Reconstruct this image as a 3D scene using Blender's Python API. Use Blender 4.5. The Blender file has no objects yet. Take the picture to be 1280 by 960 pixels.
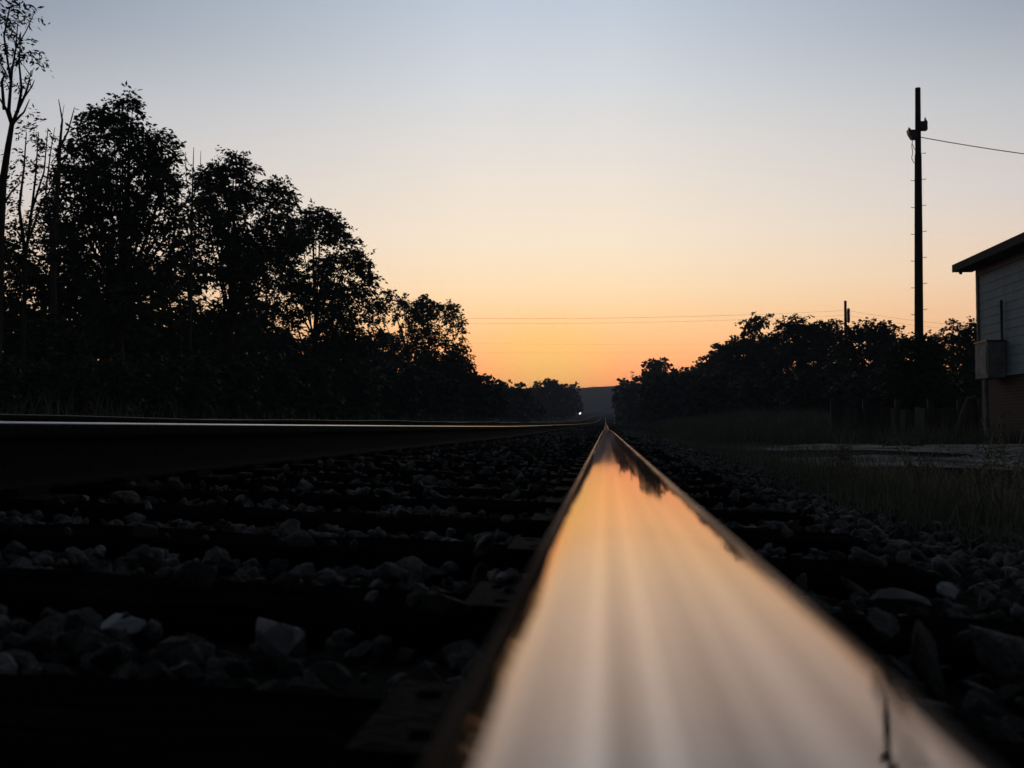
import bpy, math, random
import numpy as np
from mathutils import Matrix, Vector

random.seed(7)
RNG = np.random.default_rng(11)
SC = bpy.context.scene
COL = SC.collection
R = math.radians

# ------------------------------------------------------------------ camera
CAM = Vector((-0.0144, 0.0, 0.0390))
cd = bpy.data.cameras.new('camera')
cam = bpy.data.objects.new('camera', cd)
COL.objects.link(cam)
SC.camera = cam
cd.sensor_width = 36.0
cd.lens = 36.56
cd.clip_start = 0.01
cd.clip_end = 6000.0
cam.location = CAM
cam.rotation_euler = (R(92.25), 0.0, R(5.14))
cd.dof.use_dof = True
cd.dof.focus_distance = 9.0
cd.dof.aperture_fstop = 8.8

# ------------------------------------------------------------------ world: dusk sky, sun just down
def lin(c, k=1.0):
    return tuple(k * ((v / 255) / 12.92 if v / 255 <= 0.04045 else ((v / 255 + 0.055) / 1.055) ** 2.4) for v in c) + (1.0,)

HAZE = 0.0007
SUN_AZ = R(-3.2)                      # measured from +Y towards +X
world = bpy.data.worlds.new('World')
SC.world = world
world.use_nodes = True
wt = world.node_tree
wt.nodes.clear()
def W(t, **k):
    n = wt.nodes.new(t)
    for a, b in k.items():
        setattr(n, a, b)
    return n
def wl(a, b):
    wt.links.new(a, b)
wo = W('ShaderNodeOutputWorld'); bg = W('ShaderNodeBackground')
wl(bg.outputs[0], wo.inputs[0])
tc = W('ShaderNodeTexCoord'); sep = W('ShaderNodeSeparateXYZ')
wl(tc.outputs['Generated'], sep.inputs[0])
def M(op, a, b=None, clamp=False):
    n = W('ShaderNodeMath', operation=op, use_clamp=clamp)
    for i, v in enumerate((a, b)):
        if v is None: continue
        if isinstance(v, (int, float)): n.inputs[i].default_value = v
        else: wl(v, n.inputs[i])
    return n.outputs[0]
elev = M('DIVIDE', M('ARCSINE', sep.outputs['Z']), math.pi / 2, True)
az = M('SUBTRACT', M('ARCTAN2', sep.outputs['X'], sep.outputs['Y']), SUN_AZ)
daz = M('ABSOLUTE', az)
def boost(d):                         # the haze takes a little of the low sky
    return 1.0 + 0.44 * math.exp(-d / 7.5)
def ramp(stops):
    n = W('ShaderNodeValToRGB')
    el = n.color_ramp.elements
    while len(el) > 1: el.remove(el[-1])
    el[0].position = stops[0][0] / 90; el[0].color = lin(stops[0][1], boost(stops[0][0]))
    for d, c in stops[1:]:
        e = el.new(d / 90); e.color = lin(c, boost(d))
    wl(elev, n.inputs[0])
    return n.outputs[0]
near = ramp([(0, (276, 146, 108)), (1.8, (280, 170, 112)), (2.8, (280, 180, 117)), (4.2, (272, 198, 131)), (5.8, (262, 212, 154)), (7.6, (255, 225, 184)),
             (10.0, (250, 231, 206)), (14.3, (235, 227, 218)), (18.5, (215, 219, 224)), (22.6, (193, 204, 219)),
             (32, (118, 130, 150)), (48, (58, 66, 80)), (90, (32, 36, 43))])
off = ramp([(0, (232, 142, 108)), (2.5, (240, 166, 118)), (5.0, (237, 189, 150)), (7.8, (234, 206, 180)), (11.5, (212, 205, 203)), (16, (189, 192, 198)),
            (20, (153, 163, 177)), (23, (138, 150, 167)), (32, (104, 116, 135)), (48, (54, 62, 76)), (90, (32, 36, 43))])
back = ramp([(0, (46, 46, 49)), (6, (60, 59, 62)), (16, (62, 64, 69)), (35, (46, 50, 58)), (90, (32, 35, 41))])
def mapr(v, a, b, kind='SMOOTHSTEP'):
    n = W('ShaderNodeMapRange', interpolation_type=kind)
    wl(v, n.inputs['Value']); n.inputs['From Min'].default_value = a; n.inputs['From Max'].default_value = b
    return n.outputs['Result']
def mix(f, a, b):
    n = W('ShaderNodeMix', data_type='RGBA')
    wl(f, n.inputs['Factor']); wl(a, n.inputs[6]); wl(b, n.inputs[7])
    return n.outputs[2]
c1 = mix(mapr(daz, R(4), R(28), 'LINEAR'), near, off)
spot_d = M('SQRT', M('ADD', M('POWER', M('MULTIPLY', daz, 0.75), 2.0), M('POWER', M('SUBTRACT', M('MULTIPLY', elev, math.pi / 2), R(3.2)), 2.0)))
gold = W('ShaderNodeRGB'); gold.outputs[0].default_value = lin((262, 209, 116), 1.22)
c1 = mix(M('MULTIPLY', mapr(spot_d, R(3.8), R(0.2)), 0.8), c1, gold.outputs[0])
c2 = mix(mapr(daz, R(28), R(105)), c1, back)
sky = W('ShaderNodeTexSky', sky_type='NISHITA', sun_disc=False)
sky.sun_elevation = R(0.3); sky.sun_rotation = SUN_AZ
sky.air_density = 1.0; sky.dust_density = 1.5
addn = W('ShaderNodeMix', data_type='RGBA', blend_type='ADD')
addn.inputs['Factor'].default_value = 0.006
wl(c2, addn.inputs[6]); wl(sky.outputs[0], addn.inputs[7])
below = mapr(sep.outputs['Z'], -0.03, 0.0)
dk = W('ShaderNodeRGB'); dk.outputs[0].default_value = (0.012, 0.012, 0.014, 1)
wl(mix(below, dk.outputs[0], addn.outputs[2]), bg.inputs[0])
bg.inputs[1].default_value = 1.0

# the sun itself has gone behind the hill: only a trace of direct light is left
sl = bpy.data.lights.new('sun', 'SUN')
sl.energy = 0.03; sl.angle = R(0.5); sl.color = (1.0, 0.62, 0.35)
so = bpy.data.objects.new('sun', sl); COL.objects.link(so)
so.rotation_euler = (R(89.4), 0, -SUN_AZ + math.pi)

SC.view_settings.view_transform = 'Standard'
SC.view_settings.look = 'None'
SC.view_settings.exposure = 0.0
SC.view_settings.gamma = 1.0
SC.render.engine = 'CYCLES'
SC.cycles.use_denoising = True
SC.cycles.max_bounces = 6
SC.cycles.sample_clamp_indirect = 4.0

# ------------------------------------------------------------------ helpers
RM = cam.rotation_euler.to_matrix()
F = 1300.0
def at(px, py, Y):
    """point of the ray through a pixel of the 1280x960 photograph, at distance Y along the track"""
    d = RM @ Vector(((px - 640) / F, -(py - 480) / F, -1.0))
    return CAM + d * (Y / d.y)
def fpx(Y):
    return Y / F                                       # metres per pixel at distance Y

class MB:
    def __init__(s): s.v = []; s.f = []; s.m = []
    def add(s, V, Fc, mi=0):
        o = len(s.v); s.v += [tuple(v) for v in V]
        s.f += [tuple(i + o for i in f) for f in Fc]; s.m += [mi] * len(Fc)
    def box(s, c, d, rot=None, mi=0):
        x, y, z = d[0] / 2, d[1] / 2, d[2] / 2
        V = [Vector(p) for p in ((-x,-y,-z),(x,-y,-z),(x,y,-z),(-x,y,-z),(-x,-y,z),(x,-y,z),(x,y,z),(-x,y,z))]
        if rot: V = [rot @ v for v in V]
        s.add([v + Vector(c) for v in V], ((0,3,2,1),(4,5,6,7),(0,1,5,4),(1,2,6,5),(2,3,7,6),(3,0,4,7)), mi)
    def tube(s, pts, rad, n=7, mi=0):
        pts = [Vector(p) for p in pts]
        if not hasattr(rad, '__len__'): rad = [rad] * len(pts)
        V = []; Fc = []
        for i, p in enumerate(pts):
            t = (pts[min(i + 1, len(pts) - 1)] - pts[max(i - 1, 0)]).normalized()
            a = t.cross(Vector((0.31, 0.95, 0.05)))
            if a.length < 1e-3: a = t.cross(Vector((1, 0, 0)))
            a.normalize(); b = t.cross(a)
            for k in range(n):
                q = 2 * math.pi * k / n
                V.append(p + (a * math.cos(q) + b * math.sin(q)) * rad[i])
        for i in range(len(pts) - 1):
            for k in range(n):
                k2 = (k + 1) % n
                Fc.append((i*n+k, i*n+k2, (i+1)*n+k2, (i+1)*n+k))
        Fc.append(tuple(range(n - 1, -1, -1))); Fc.append(tuple((len(pts)-1)*n + k for k in range(n)))
        s.add(V, Fc, mi)
    def build(s, name, mat, parent=None, smooth=False):
        me = bpy.data.meshes.new(name)
        me.from_pydata(s.v, [], s.f)
        mats = mat if isinstance(mat, (list, tuple)) else [mat]
        for m in mats: me.materials.append(m)
        if len(mats) > 1: me.polygons.foreach_set('material_index', s.m)
        if smooth: me.shade_smooth(); me.set_sharp_from_angle(angle=R(35))
        me.update()
        o = bpy.data.objects.new(name, me); COL.objects.link(o)
        if parent: o.parent = parent
        return o

def arr_mesh(name, V, Q, mat, parent=None, smooth=False):
    """numpy vertices + faces of one size"""
    me = bpy.data.meshes.new(name)
    n = Q.shape[1]
    me.vertices.add(len(V)); me.vertices.foreach_set('co', np.ascontiguousarray(V, np.float32).ravel())
    me.loops.add(Q.size); me.loops.foreach_set('vertex_index', np.ascontiguousarray(Q, np.int32).ravel())
    me.polygons.add(len(Q)); me.polygons.foreach_set('loop_start', np.arange(0, Q.size, n, dtype=np.int32))
    me.materials.append(mat)
    me.update(calc_edges=True); me.validate()
    if smooth: me.shade_smooth()
    o = bpy.data.objects.new(name, me); COL.objects.link(o)
    if parent: o.parent = parent
    return o

def tag(o, label=None, cat=None, group=None, kind=None):
    if label: o['label'] = label
    if cat: o['category'] = cat
    if group: o['group'] = group
    if kind: o['kind'] = kind
    return o
def thing(name, label, cat, loc, group=None, rz=0.0):
    o = bpy.data.objects.new(name, None); COL.objects.link(o)
    o.empty_display_size = 0.2
    o.location = loc; o.rotation_euler = (0, 0, rz)
    return tag(o, label, cat, group)
def copy_tree(o, parent=None):
    c = o.copy(); COL.objects.link(c); c.parent = parent
    for ch in list(o.children): copy_tree(ch, c)
    return c

# ------------------------------------------------------------------ materials
def mat(name, base, rough=0.7, spec=0.3, metal=0.0, var=0.0, scale=5.0, base2=None, bump=0.0, bscale=40.0, stretch=(1,1,1), rnd=0.0, lo=0.33, hi=0.67):
    m = bpy.data.materials.new(name); m.use_nodes = True
    nt = m.node_tree; b = nt.nodes['Principled BSDF']
    b.inputs['Roughness'].default_value = rough
    b.inputs['Specular IOR Level'].default_value = spec
    b.inputs['Metallic'].default_value = metal
    b.inputs['Base Color'].default_value = tuple(base) + (1,)
    t = nt.nodes.new('ShaderNodeTexCoord'); mp = nt.nodes.new('ShaderNodeMapping')
    mp.inputs['Scale'].default_value = stretch
    nt.links.new(t.outputs['Object'], mp.inputs[0])
    if base2 is not None:
        nz = nt.nodes.new('ShaderNodeTexNoise'); nz.inputs['Scale'].default_value = scale; nz.inputs['Detail'].default_value = 6
        nz.inputs['Roughness'].default_value = 0.65
        nt.links.new(mp.outputs[0], nz.inputs['Vector'])
        rp = nt.nodes.new('ShaderNodeValToRGB')
        rp.color_ramp.elements[0].position = lo; rp.color_ramp.elements[0].color = tuple(base) + (1,)
        rp.color_ramp.elements[1].position = hi; rp.color_ramp.elements[1].color = tuple(base2) + (1,)
        nt.links.new(nz.outputs['Fac'], rp.inputs[0])
        out = rp.outputs[0]
        if rnd:
            oi = nt.nodes.new('ShaderNodeObjectInfo')
            hs = nt.nodes.new('ShaderNodeHueSaturation')
            mr = nt.nodes.new('ShaderNodeMapRange'); mr.inputs['To Min'].default_value = 1 - rnd; mr.inputs['To Max'].default_value = 1 + rnd
            nt.links.new(oi.outputs['Random'], mr.inputs['Value']); nt.links.new(mr.outputs[0], hs.inputs['Value'])
            nt.links.new(out, hs.inputs['Color']); out = hs.outputs[0]
        nt.links.new(out, b.inputs['Base Color'])
    if bump:
        nb = nt.nodes.new('ShaderNodeTexNoise'); nb.inputs['Scale'].default_value = bscale; nb.inputs['Detail'].default_value = 5
        nt.links.new(mp.outputs[0], nb.inputs['Vector'])
        bp = nt.nodes.new('ShaderNodeBump'); bp.inputs['Strength'].default_value = bump; bp.inputs['Distance'].default_value = 0.02
        nt.links.new(nb.outputs['Fac'], bp.inputs['Height']); nt.links.new(bp.outputs[0], b.inputs['Normal'])
    return m

M_leaf = mat('leaf', (0.03, 0.048, 0.02), 0.65, 0.12, base2=(0.07, 0.10, 0.04), scale=0.7)
M_leaf2 = mat('leaf_pale', (0.03, 0.042, 0.018), 0.65, 0.12, base2=(0.065, 0.075, 0.032), scale=0.9)
M_bark = mat('bark', (0.03, 0.024, 0.018), 0.9, 0.1, base2=(0.07, 0.058, 0.045), scale=6, bump=0.5, bscale=20, stretch=(1,1,0.2))
M_dead = mat('dead_wood', (0.05, 0.045, 0.04), 0.9, 0.1, base2=(0.1, 0.09, 0.08), scale=5)
M_stone = mat('ballast_stone', (0.055, 0.058, 0.056), 0.9, 0.15, base2=(0.28, 0.288, 0.276), scale=14, bump=1.0, bscale=45, rnd=0.75)
M_gravel = mat('gravel_stone', (0.036, 0.038, 0.036), 0.9, 0.1, base2=(0.35, 0.358, 0.34), scale=15, bump=1.0, bscale=45, lo=0.44, hi=0.76)
M_pale = mat('pale_stone', (0.36, 0.39, 0.42), 0.7, 0.4, base2=(0.40, 0.43, 0.46), scale=25, bump=0.5, bscale=70)
M_tie = mat('creosote', (0.004, 0.0036, 0.0032), 1.0, 0.0, base2=(0.012, 0.0105, 0.009), scale=18, bump=0.9, bscale=30, stretch=(0.12,1,1))
M_rust = mat('rust', (0.011, 0.009, 0.008), 0.9, 0.05, base2=(0.028, 0.021, 0.017), scale=30, bump=0.3, bscale=80)
M_plate = mat('rusty_plate', (0.008, 0.0065, 0.0055), 0.85, 0.03, metal=0.0, base2=(0.032, 0.025, 0.021), scale=25, bump=0.4, bscale=60)
M_dirt = mat('dirt', (0.018, 0.018, 0.014), 1.0, 0.0, base2=(0.05, 0.048, 0.038), scale=1.7, bump=0.6, bscale=25)
M_path = mat('gravel_path', (0.10, 0.098, 0.086), 1.0, 0.0, base2=(0.55, 0.535, 0.50), scale=1.3, bump=0.6, bscale=30)
M_grass = mat('grass', (0.085, 0.10, 0.068), 0.9, 0.05, base2=(0.24, 0.25, 0.18), scale=1.5)
M_dry = mat('dry_grass', (0.30, 0.275, 0.20), 0.9, 0.05, base2=(0.46, 0.42, 0.33), scale=3)
M_hill = mat('hill_woods', (0.025, 0.035, 0.02), 0.95, 0.05, base2=(0.06, 0.07, 0.04), scale=0.05)
M_pole = mat('pole_wood', (0.04, 0.03, 0.022), 0.9, 0.1, base2=(0.075, 0.058, 0.042), scale=12, bump=0.5, bscale=25, stretch=(1,1,0.08))
M_steel = mat('dark_steel', (0.05, 0.05, 0.052), 0.5, 0.5, metal=0.5, base2=(0.09, 0.09, 0.09), scale=20)
M_wire = mat('wire', (0.03, 0.03, 0.03), 0.6, 0.3)
M_board = mat('fence_board', (0.06, 0.055, 0.048), 0.9, 0.1, base2=(0.14, 0.13, 0.115), scale=5, bump=0.4, bscale=20, stretch=(1,1,0.15))
M_boardpale = mat('pale_fence_board', (0.20, 0.19, 0.175), 0.9, 0.1, base2=(0.32, 0.305, 0.28), scale=5, bump=0.4, bscale=20, stretch=(1,1,0.15))
M_white = mat('white_paint', (0.6, 0.6, 0.58), 0.6, 0.3, base2=(0.8, 0.8, 0.78), scale=9)
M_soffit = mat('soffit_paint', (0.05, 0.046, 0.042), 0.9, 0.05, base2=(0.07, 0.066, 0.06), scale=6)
M_roof = mat('roof_shingle', (0.035, 0.032, 0.03), 0.9, 0.1, base2=(0.07, 0.065, 0.06), scale=14, bump=0.4)
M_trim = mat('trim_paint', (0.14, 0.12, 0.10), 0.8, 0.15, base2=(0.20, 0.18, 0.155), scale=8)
M_cab = mat('cabinet_paint', (0.16, 0.16, 0.15), 0.7, 0.2, base2=(0.32, 0.315, 0.295), scale=5)

def siding_mat():
    m = mat('grey_siding', (0.21, 0.28, 0.31), 0.8, 0.15, base2=(0.28, 0.36, 0.39), scale=2.5)
    return m
M_siding = siding_mat()
def brick_mat():
    m = bpy.data.materials.new('brick'); m.use_nodes = True
    nt = m.node_tree; b = nt.nodes['Principled BSDF']; b.inputs['Roughness'].default_value = 0.9
    t = nt.nodes.new('ShaderNodeTexCoord'); sp = nt.nodes.new('ShaderNodeSeparateXYZ'); cb = nt.nodes.new('ShaderNodeCombineXYZ')
    ad = nt.nodes.new('ShaderNodeMath'); ad.operation = 'ADD'
    nt.links.new(t.outputs['Object'], sp.inputs[0])
    nt.links.new(sp.outputs['X'], ad.inputs[0]); nt.links.new(sp.outputs['Y'], ad.inputs[1])
    nt.links.new(ad.outputs[0], cb.inputs['X']); nt.links.new(sp.outputs['Z'], cb.inputs['Y'])
    br = nt.nodes.new('ShaderNodeTexBrick'); br.inputs['Scale'].default_value = 1.0
    br.inputs['Brick Width'].default_value = 0.21; br.inputs['Row Height'].default_value = 0.075; br.inputs['Mortar Size'].default_value = 0.008
    br.inputs['Color1'].default_value = (0.06, 0.028, 0.021, 1); br.inputs['Color2'].default_value = (0.10, 0.046, 0.033, 1); br.inputs['Mortar'].default_value = (0.10, 0.092, 0.083, 1)
    nt.links.new(cb.outputs[0], br.inputs['Vector']); nt.links.new(br.outputs['Color'], b.inputs['Base Color'])
    bp = nt.nodes.new('ShaderNodeBump'); bp.inputs['Strength'].default_value = 0.6; bp.inputs['Distance'].default_value = 0.01; bp.invert = True
    nt.links.new(br.outputs['Fac'], bp.inputs['Height']); nt.links.new(bp.outputs[0], b.inputs['Normal'])
    return m
M_brick = brick_mat()

def rail_mat(shift=0.0, gain=1.0, tint=(1.0, 0.85, 0.79, 1)):
    """worn steel: polished along the running band, brown towards the corners, streaked lengthwise"""
    m = bpy.data.materials.new('rail_steel'); m.use_nodes = True
    nt = m.node_tree; b = nt.nodes['Principled BSDF']
    N = lambda t: nt.nodes.new(t)
    L = nt.links.new
    t = N('ShaderNodeTexCoord'); sp = N('ShaderNodeSeparateXYZ'); L(t.outputs['UV'], sp.inputs[0])   # u = across (m), v = along (m)
    def math_(op, a, bb=None, clamp=False):
        n = N('ShaderNodeMath'); n.operation = op; n.use_clamp = clamp
        for i, v in enumerate((a, bb)):
            if v is None: continue
            if isinstance(v, (int, float)): n.inputs[i].default_value = v
            else: L(v, n.inputs[i])
        return n.outputs[0]
    def noise(su, sv, det=3, rough=0.5):
        mp = N('ShaderNodeMapping'); mp.inputs['Scale'].default_value = (su, sv, 1); L(t.outputs['UV'], mp.inputs[0])
        n = N('ShaderNodeTexNoise'); n.inputs['Scale'].default_value = 1; n.inputs['Detail'].default_value = det; n.inputs['Roughness'].default_value = rough
        L(mp.outputs[0], n.inputs['Vector']); return n.outputs['Fac']
    def mr(v, a, bb, c, d, smooth=True):
        n = N('ShaderNodeMapRange'); n.interpolation_type = 'SMOOTHSTEP' if smooth else 'LINEAR'
        L(v, n.inputs['Value']); n.inputs['From Min'].default_value = a; n.inputs['From Max'].default_value = bb
        n.inputs['To Min'].default_value = c; n.inputs['To Max'].default_value = d; return n.outputs['Result']
    streak = noise(130, 0.35, 2)          # broad bands that run with the rail
    def band(u0, w):                      # narrow polished lines left by wheel flanges
        return mr(math_('ABSOLUTE', math_('SUBTRACT', math_('ADD', sp.outputs['X'], math_('MULTIPLY', math_('SUBTRACT', noise(0.01, 1.5, 2), 0.5), 0.0012)), u0)), 0.0, w, 1, 0)
    lines = math_('ADD', math_('ADD', band(-0.0165, 0.0024), band(-0.0072, 0.0019)), math_('MULTIPLY', band(0.0042, 0.0016), 0.45))
    fine = noise(900, 1.2, 4, 0.6)
    blotch = noise(120, 25, 4, 0.6)
    au = math_('ABSOLUTE', math_('ADD', math_('SUBTRACT', sp.outputs['X'], shift), math_('MULTIPLY', math_('SUBTRACT', noise(60, 6, 4), 0.5), 0.006)))
    edge = mr(au, 0.0295, 0.0385, 0, 1)
    def mixc(f, a, bb):
        n = N('ShaderNodeMix'); n.data_type = 'RGBA'
        L(f, n.inputs['Factor'])
        for i, v in ((6, a), (7, bb)):
            if isinstance(v, tuple): n.inputs[i].default_value = v
            else: L(v, n.inputs[i])
        return n.outputs[2]
    c = mixc(mr(streak, 0.36, 0.64, 0, 1), (0.10 * gain, 0.098 * gain, 0.092 * gain, 1), (0.285 * gain, 0.278 * gain, 0.262 * gain, 1))
    c = mixc(math_('MULTIPLY', lines, 0.8, True), c, (0.52 * gain, 0.51 * gain, 0.485 * gain, 1))
    scr = noise(2600, 9, 2, 0.5)
    c = mixc(mr(scr, 0.66, 0.76, 0, 0.4), c, (0.55, 0.53, 0.5, 1))
    c = mixc(mr(fine, 0.55, 0.75, 0, 0.35), c, (0.16, 0.13, 0.11, 1))
    c = mixc(mr(blotch, 0.62, 0.8, 0, 0.35), c, (0.13, 0.11, 0.095, 1))
    c = mixc(edge, c, (0.16, 0.145, 0.13, 1))
    L(c, b.inputs['Base Color'])
    b.inputs['Metallic'].default_value = 1.0
    b.inputs['Specular Tint'].default_value = tint      # thin oxide film
    r = math_('ADD', mr(streak, 0.3, 0.7, 0.02, 0.05), math_('MULTIPLY', mr(fine, 0.4, 0.8, 0, 1), 0.02))
    r = math_('ADD', r, math_('MULTIPLY', edge, 0.34))
    L(r, b.inputs['Roughness'])
    bp = N('ShaderNodeBump'); bp.inputs['Strength'].default_value = 0.008; bp.inputs['Distance'].default_value = 0.0006
    L(math_('ADD', streak, math_('MULTIPLY', fine, 0.15)), bp.inputs['Height']); L(bp.outputs[0], b.inputs['Normal'])
    return m
M_rail = rail_mat(-0.004)
M_rail_left = rail_mat(0.0, 1.7, (1, 1, 1, 1))
M_rail_far = mat('dull_rail', (0.05, 0.04, 0.034), 0.55, 0.4, metal=0.4, base2=(0.12, 0.105, 0.095), scale=3)

# ------------------------------------------------------------------ terrain
def grade(Y):
    """the line is level by the camera and then climbs gently"""
    Y = np.maximum(np.asarray(Y, float), 0)
    return np.where(Y < 500, 2.0e-5 * Y * Y, 5.0 + 0.02 * (Y - 500))
def dip(Y):
    """slack joint ahead of the camera"""
    Y = np.asarray(Y, float)
    return -0.034 * np.exp(-((Y - 17.0) / 7.0) ** 2)
def cant(Y):
    Y = np.asarray(Y, float)
    return 0.020 + 0.040 * np.exp(-np.maximum(Y, 0) / 9.0) 
def track_z(X, Y):
    X = np.asarray(X, float)
    return grade(Y) + dip(Y) * np.exp(-(X / 1.3) ** 2) - X / 1.5 * cant(Y)
TIE_TOP = -0.192
def sstep(a, b, v):
    t = np.clip((np.asarray(v, float) - a) / (b - a), 0, 1); return t * t * (3 - 2 * t)
def ground_z(X, Y):
    X = np.asarray(X, float); Y = np.asarray(Y, float)
    bed = TIE_TOP - 0.045
    zt = grade(Y) + bed - np.clip(X, -2.6, 0.6) / 1.5 * cant(Y)
    low_r = -0.40 + grade(Y) + 1.0 * sstep(27, 66, Y) * sstep(2.0, 7.0, X) * (1 - sstep(120, 400, Y) * 0.5)
    low_l = -0.42 + grade(Y)
    z = zt
    z = z + (low_r - zt) * sstep(0.75, 2.3, X)
    l2 = grade(Y) - 0.095
    z = z + (l2 - z) * sstep(-2.3, -3.6, X) * 1.0
    z = z + (low_l - z) * sstep(-7.6, -9.6, X)
    z = z + 0.035 * np.sin(X * 1.7 + 0.6 * Y) * np.sin(Y * 0.9 + 1.3) * sstep(2.5, 5, np.abs(X + 0.8))
    return z

def axis(parts):
    a = [np.linspace(p, q, n, endpoint=False) for p, q, n in parts]
    return np.concatenate(a + [[parts[-1][1]]])
gx = axis([(-800, -200, 10), (-200, -30, 17), (-30, -10, 20), (-10, 4, 90), (4, 30, 52), (30, 200, 17), (200, 800, 10)])
gy = axis([(-60, -4, 14), (-4, 8, 60), (8, 40, 80), (40, 130, 60), (130, 500, 50), (500, 1100, 14)])
GX, GY = np.meshgrid(gx, gy)
GZ = ground_z(GX, GY)
nx, ny = len(gx), len(gy)
idx = np.arange(nx * ny).reshape(ny, nx)
Q = np.stack([idx[:-1, :-1], idx[:-1, 1:], idx[1:, 1:], idx[1:, :-1]], -1).reshape(-1, 4)
tag(arr_mesh('ground', np.stack([GX, GY, GZ], -1).reshape(-1, 3), Q, M_dirt, smooth=True), kind='structure')

# pale gravel yard beside the line
def sheet(name, x0, x1, y0, y1, n, m_, mat_, dz, edge):
    xs = np.linspace(0, 1, n); ys = np.linspace(0, 1, m_)
    U, V_ = np.meshgrid(xs, ys)
    Yv = y0 + (y1 - y0) * V_
    Xv = x0 + (x1 - x0) * U
    Yv = Yv + edge * (0.6 * np.sin(Xv * 1.3) + 0.4 * np.sin(Xv * 3.7 + 1) + 0.3 * np.sin(Xv * 7.9)) * np.where(V_ < 0.5, 1 - 2 * V_, 2 * V_ - 1)
    Xv = Xv + edge * 2 * np.sin(Yv * 0.9) * (1 - U)
    P = np.stack([Xv, Yv, ground_z(Xv, Yv) + dz], -1).reshape(-1, 3)
    ii = np.arange(n * m_).reshape(m_, n)
    q = np.stack([ii[:-1, :-1], ii[:-1, 1:], ii[1:, 1:], ii[1:, :-1]], -1).reshape(-1, 4)
    return arr_mesh(name, P, q, mat_, smooth=True)
tag(sheet('path', 3.0, 30, 7.6, 23.0, 200, 110, M_path, 0.012, 1.1), kind='structure')
def hill():
    xs = np.linspace(-700, 700, 220); ys = np.linspace(0, 1, 26)
    U, V_ = np.meshgrid(xs, ys)
    rid = 30 + 5 * np.sin(U / 90 + 0.7) + 2.5 * np.sin(U / 31) + 9 * np.sin(U / 260 + 2.2)
    rid = rid + RNG.normal(0, 0.9, U.shape) * (V_ > 0.3)
    prof = np.sin(np.clip(V_ * 1.25, 0, 1) * math.pi / 2)
    Yv = 640 + 260 * V_
    Z = grade(Yv) * 0 + 5.5 + rid * prof * 0.62 
    P = np.stack([U, Yv, Z], -1).reshape(-1, 3)
    ii = np.arange(U.size).reshape(U.shape)
    q = np.stack([ii[:-1, :-1], ii[:-1, 1:], ii[1:, 1:], ii[1:, :-1]], -1).reshape(-1, 4)
    return arr_mesh('hill', P, q, M_hill)
tag(hill(), kind='structure')

# ------------------------------------------------------------------ evening haze
mh = bpy.data.materials.new('haze'); mh.use_nodes = True
hn = mh.node_tree; hn.nodes.clear()
ho = hn.nodes.new('ShaderNodeOutputMaterial'); hv = hn.nodes.new('ShaderNodeVolumePrincipled')
hv.inputs['Color'].default_value = (0.68, 0.79, 1.0, 1); hv.inputs['Density'].default_value = HAZE
hn.links.new(hv.outputs[0], ho.inputs['Volume'])
mb = MB(); mb.box((0, 520, 17.0), (1640, 1200, 38.0))
tag(mb.build('haze', mh), 'thin evening haze over the whole line', 'haze', kind='stuff')

# ------------------------------------------------------------------ rails
def rail_profile():
    pts = []
    hw, rc, Rc, rl, hl = 0.0405, 0.0135, 0.32, 0.019, 0.0455
    for x in np.linspace(-(hl - rl), hw - rc, 25):
        pts.append((x, -x * x / (2 * Rc)))
    xe, ze = pts[-1]
    a0 = math.atan(xe / Rc)
    for a in np.linspace(a0, math.pi / 2, 12)[1:]:
        pts.append((xe - rc * math.sin(a0) + rc * math.sin(a), ze - rc * math.cos(a0) + rc * math.cos(a)))
    xl, zl = pts[0]
    b0 = math.atan(-xl / Rc); lead = []
    for a in np.linspace(b0, math.pi / 2, 16)[1:]:
        lead.append((xl + rl * math.sin(b0) - rl * math.sin(a), zl - rl * math.cos(b0) + rl * math.cos(a)))
    right = [(0.0410, -0.036), (0.038, -0.041), (0.016, -0.049), (0.0095, -0.058), (0.0085, -0.075), (0.0085, -0.125), (0.012, -0.142),
             (0.024, -0.149), (0.068, -0.158), (0.070, -0.160), (0.070, -0.170), (0.068, -0.171)]
    loop = lead[::-1] + pts + right + [(-x - (0.005 if z > -0.045 else 0.0), z) for x, z in right[::-1]]
    return loop
PROF = rail_profile()
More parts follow.
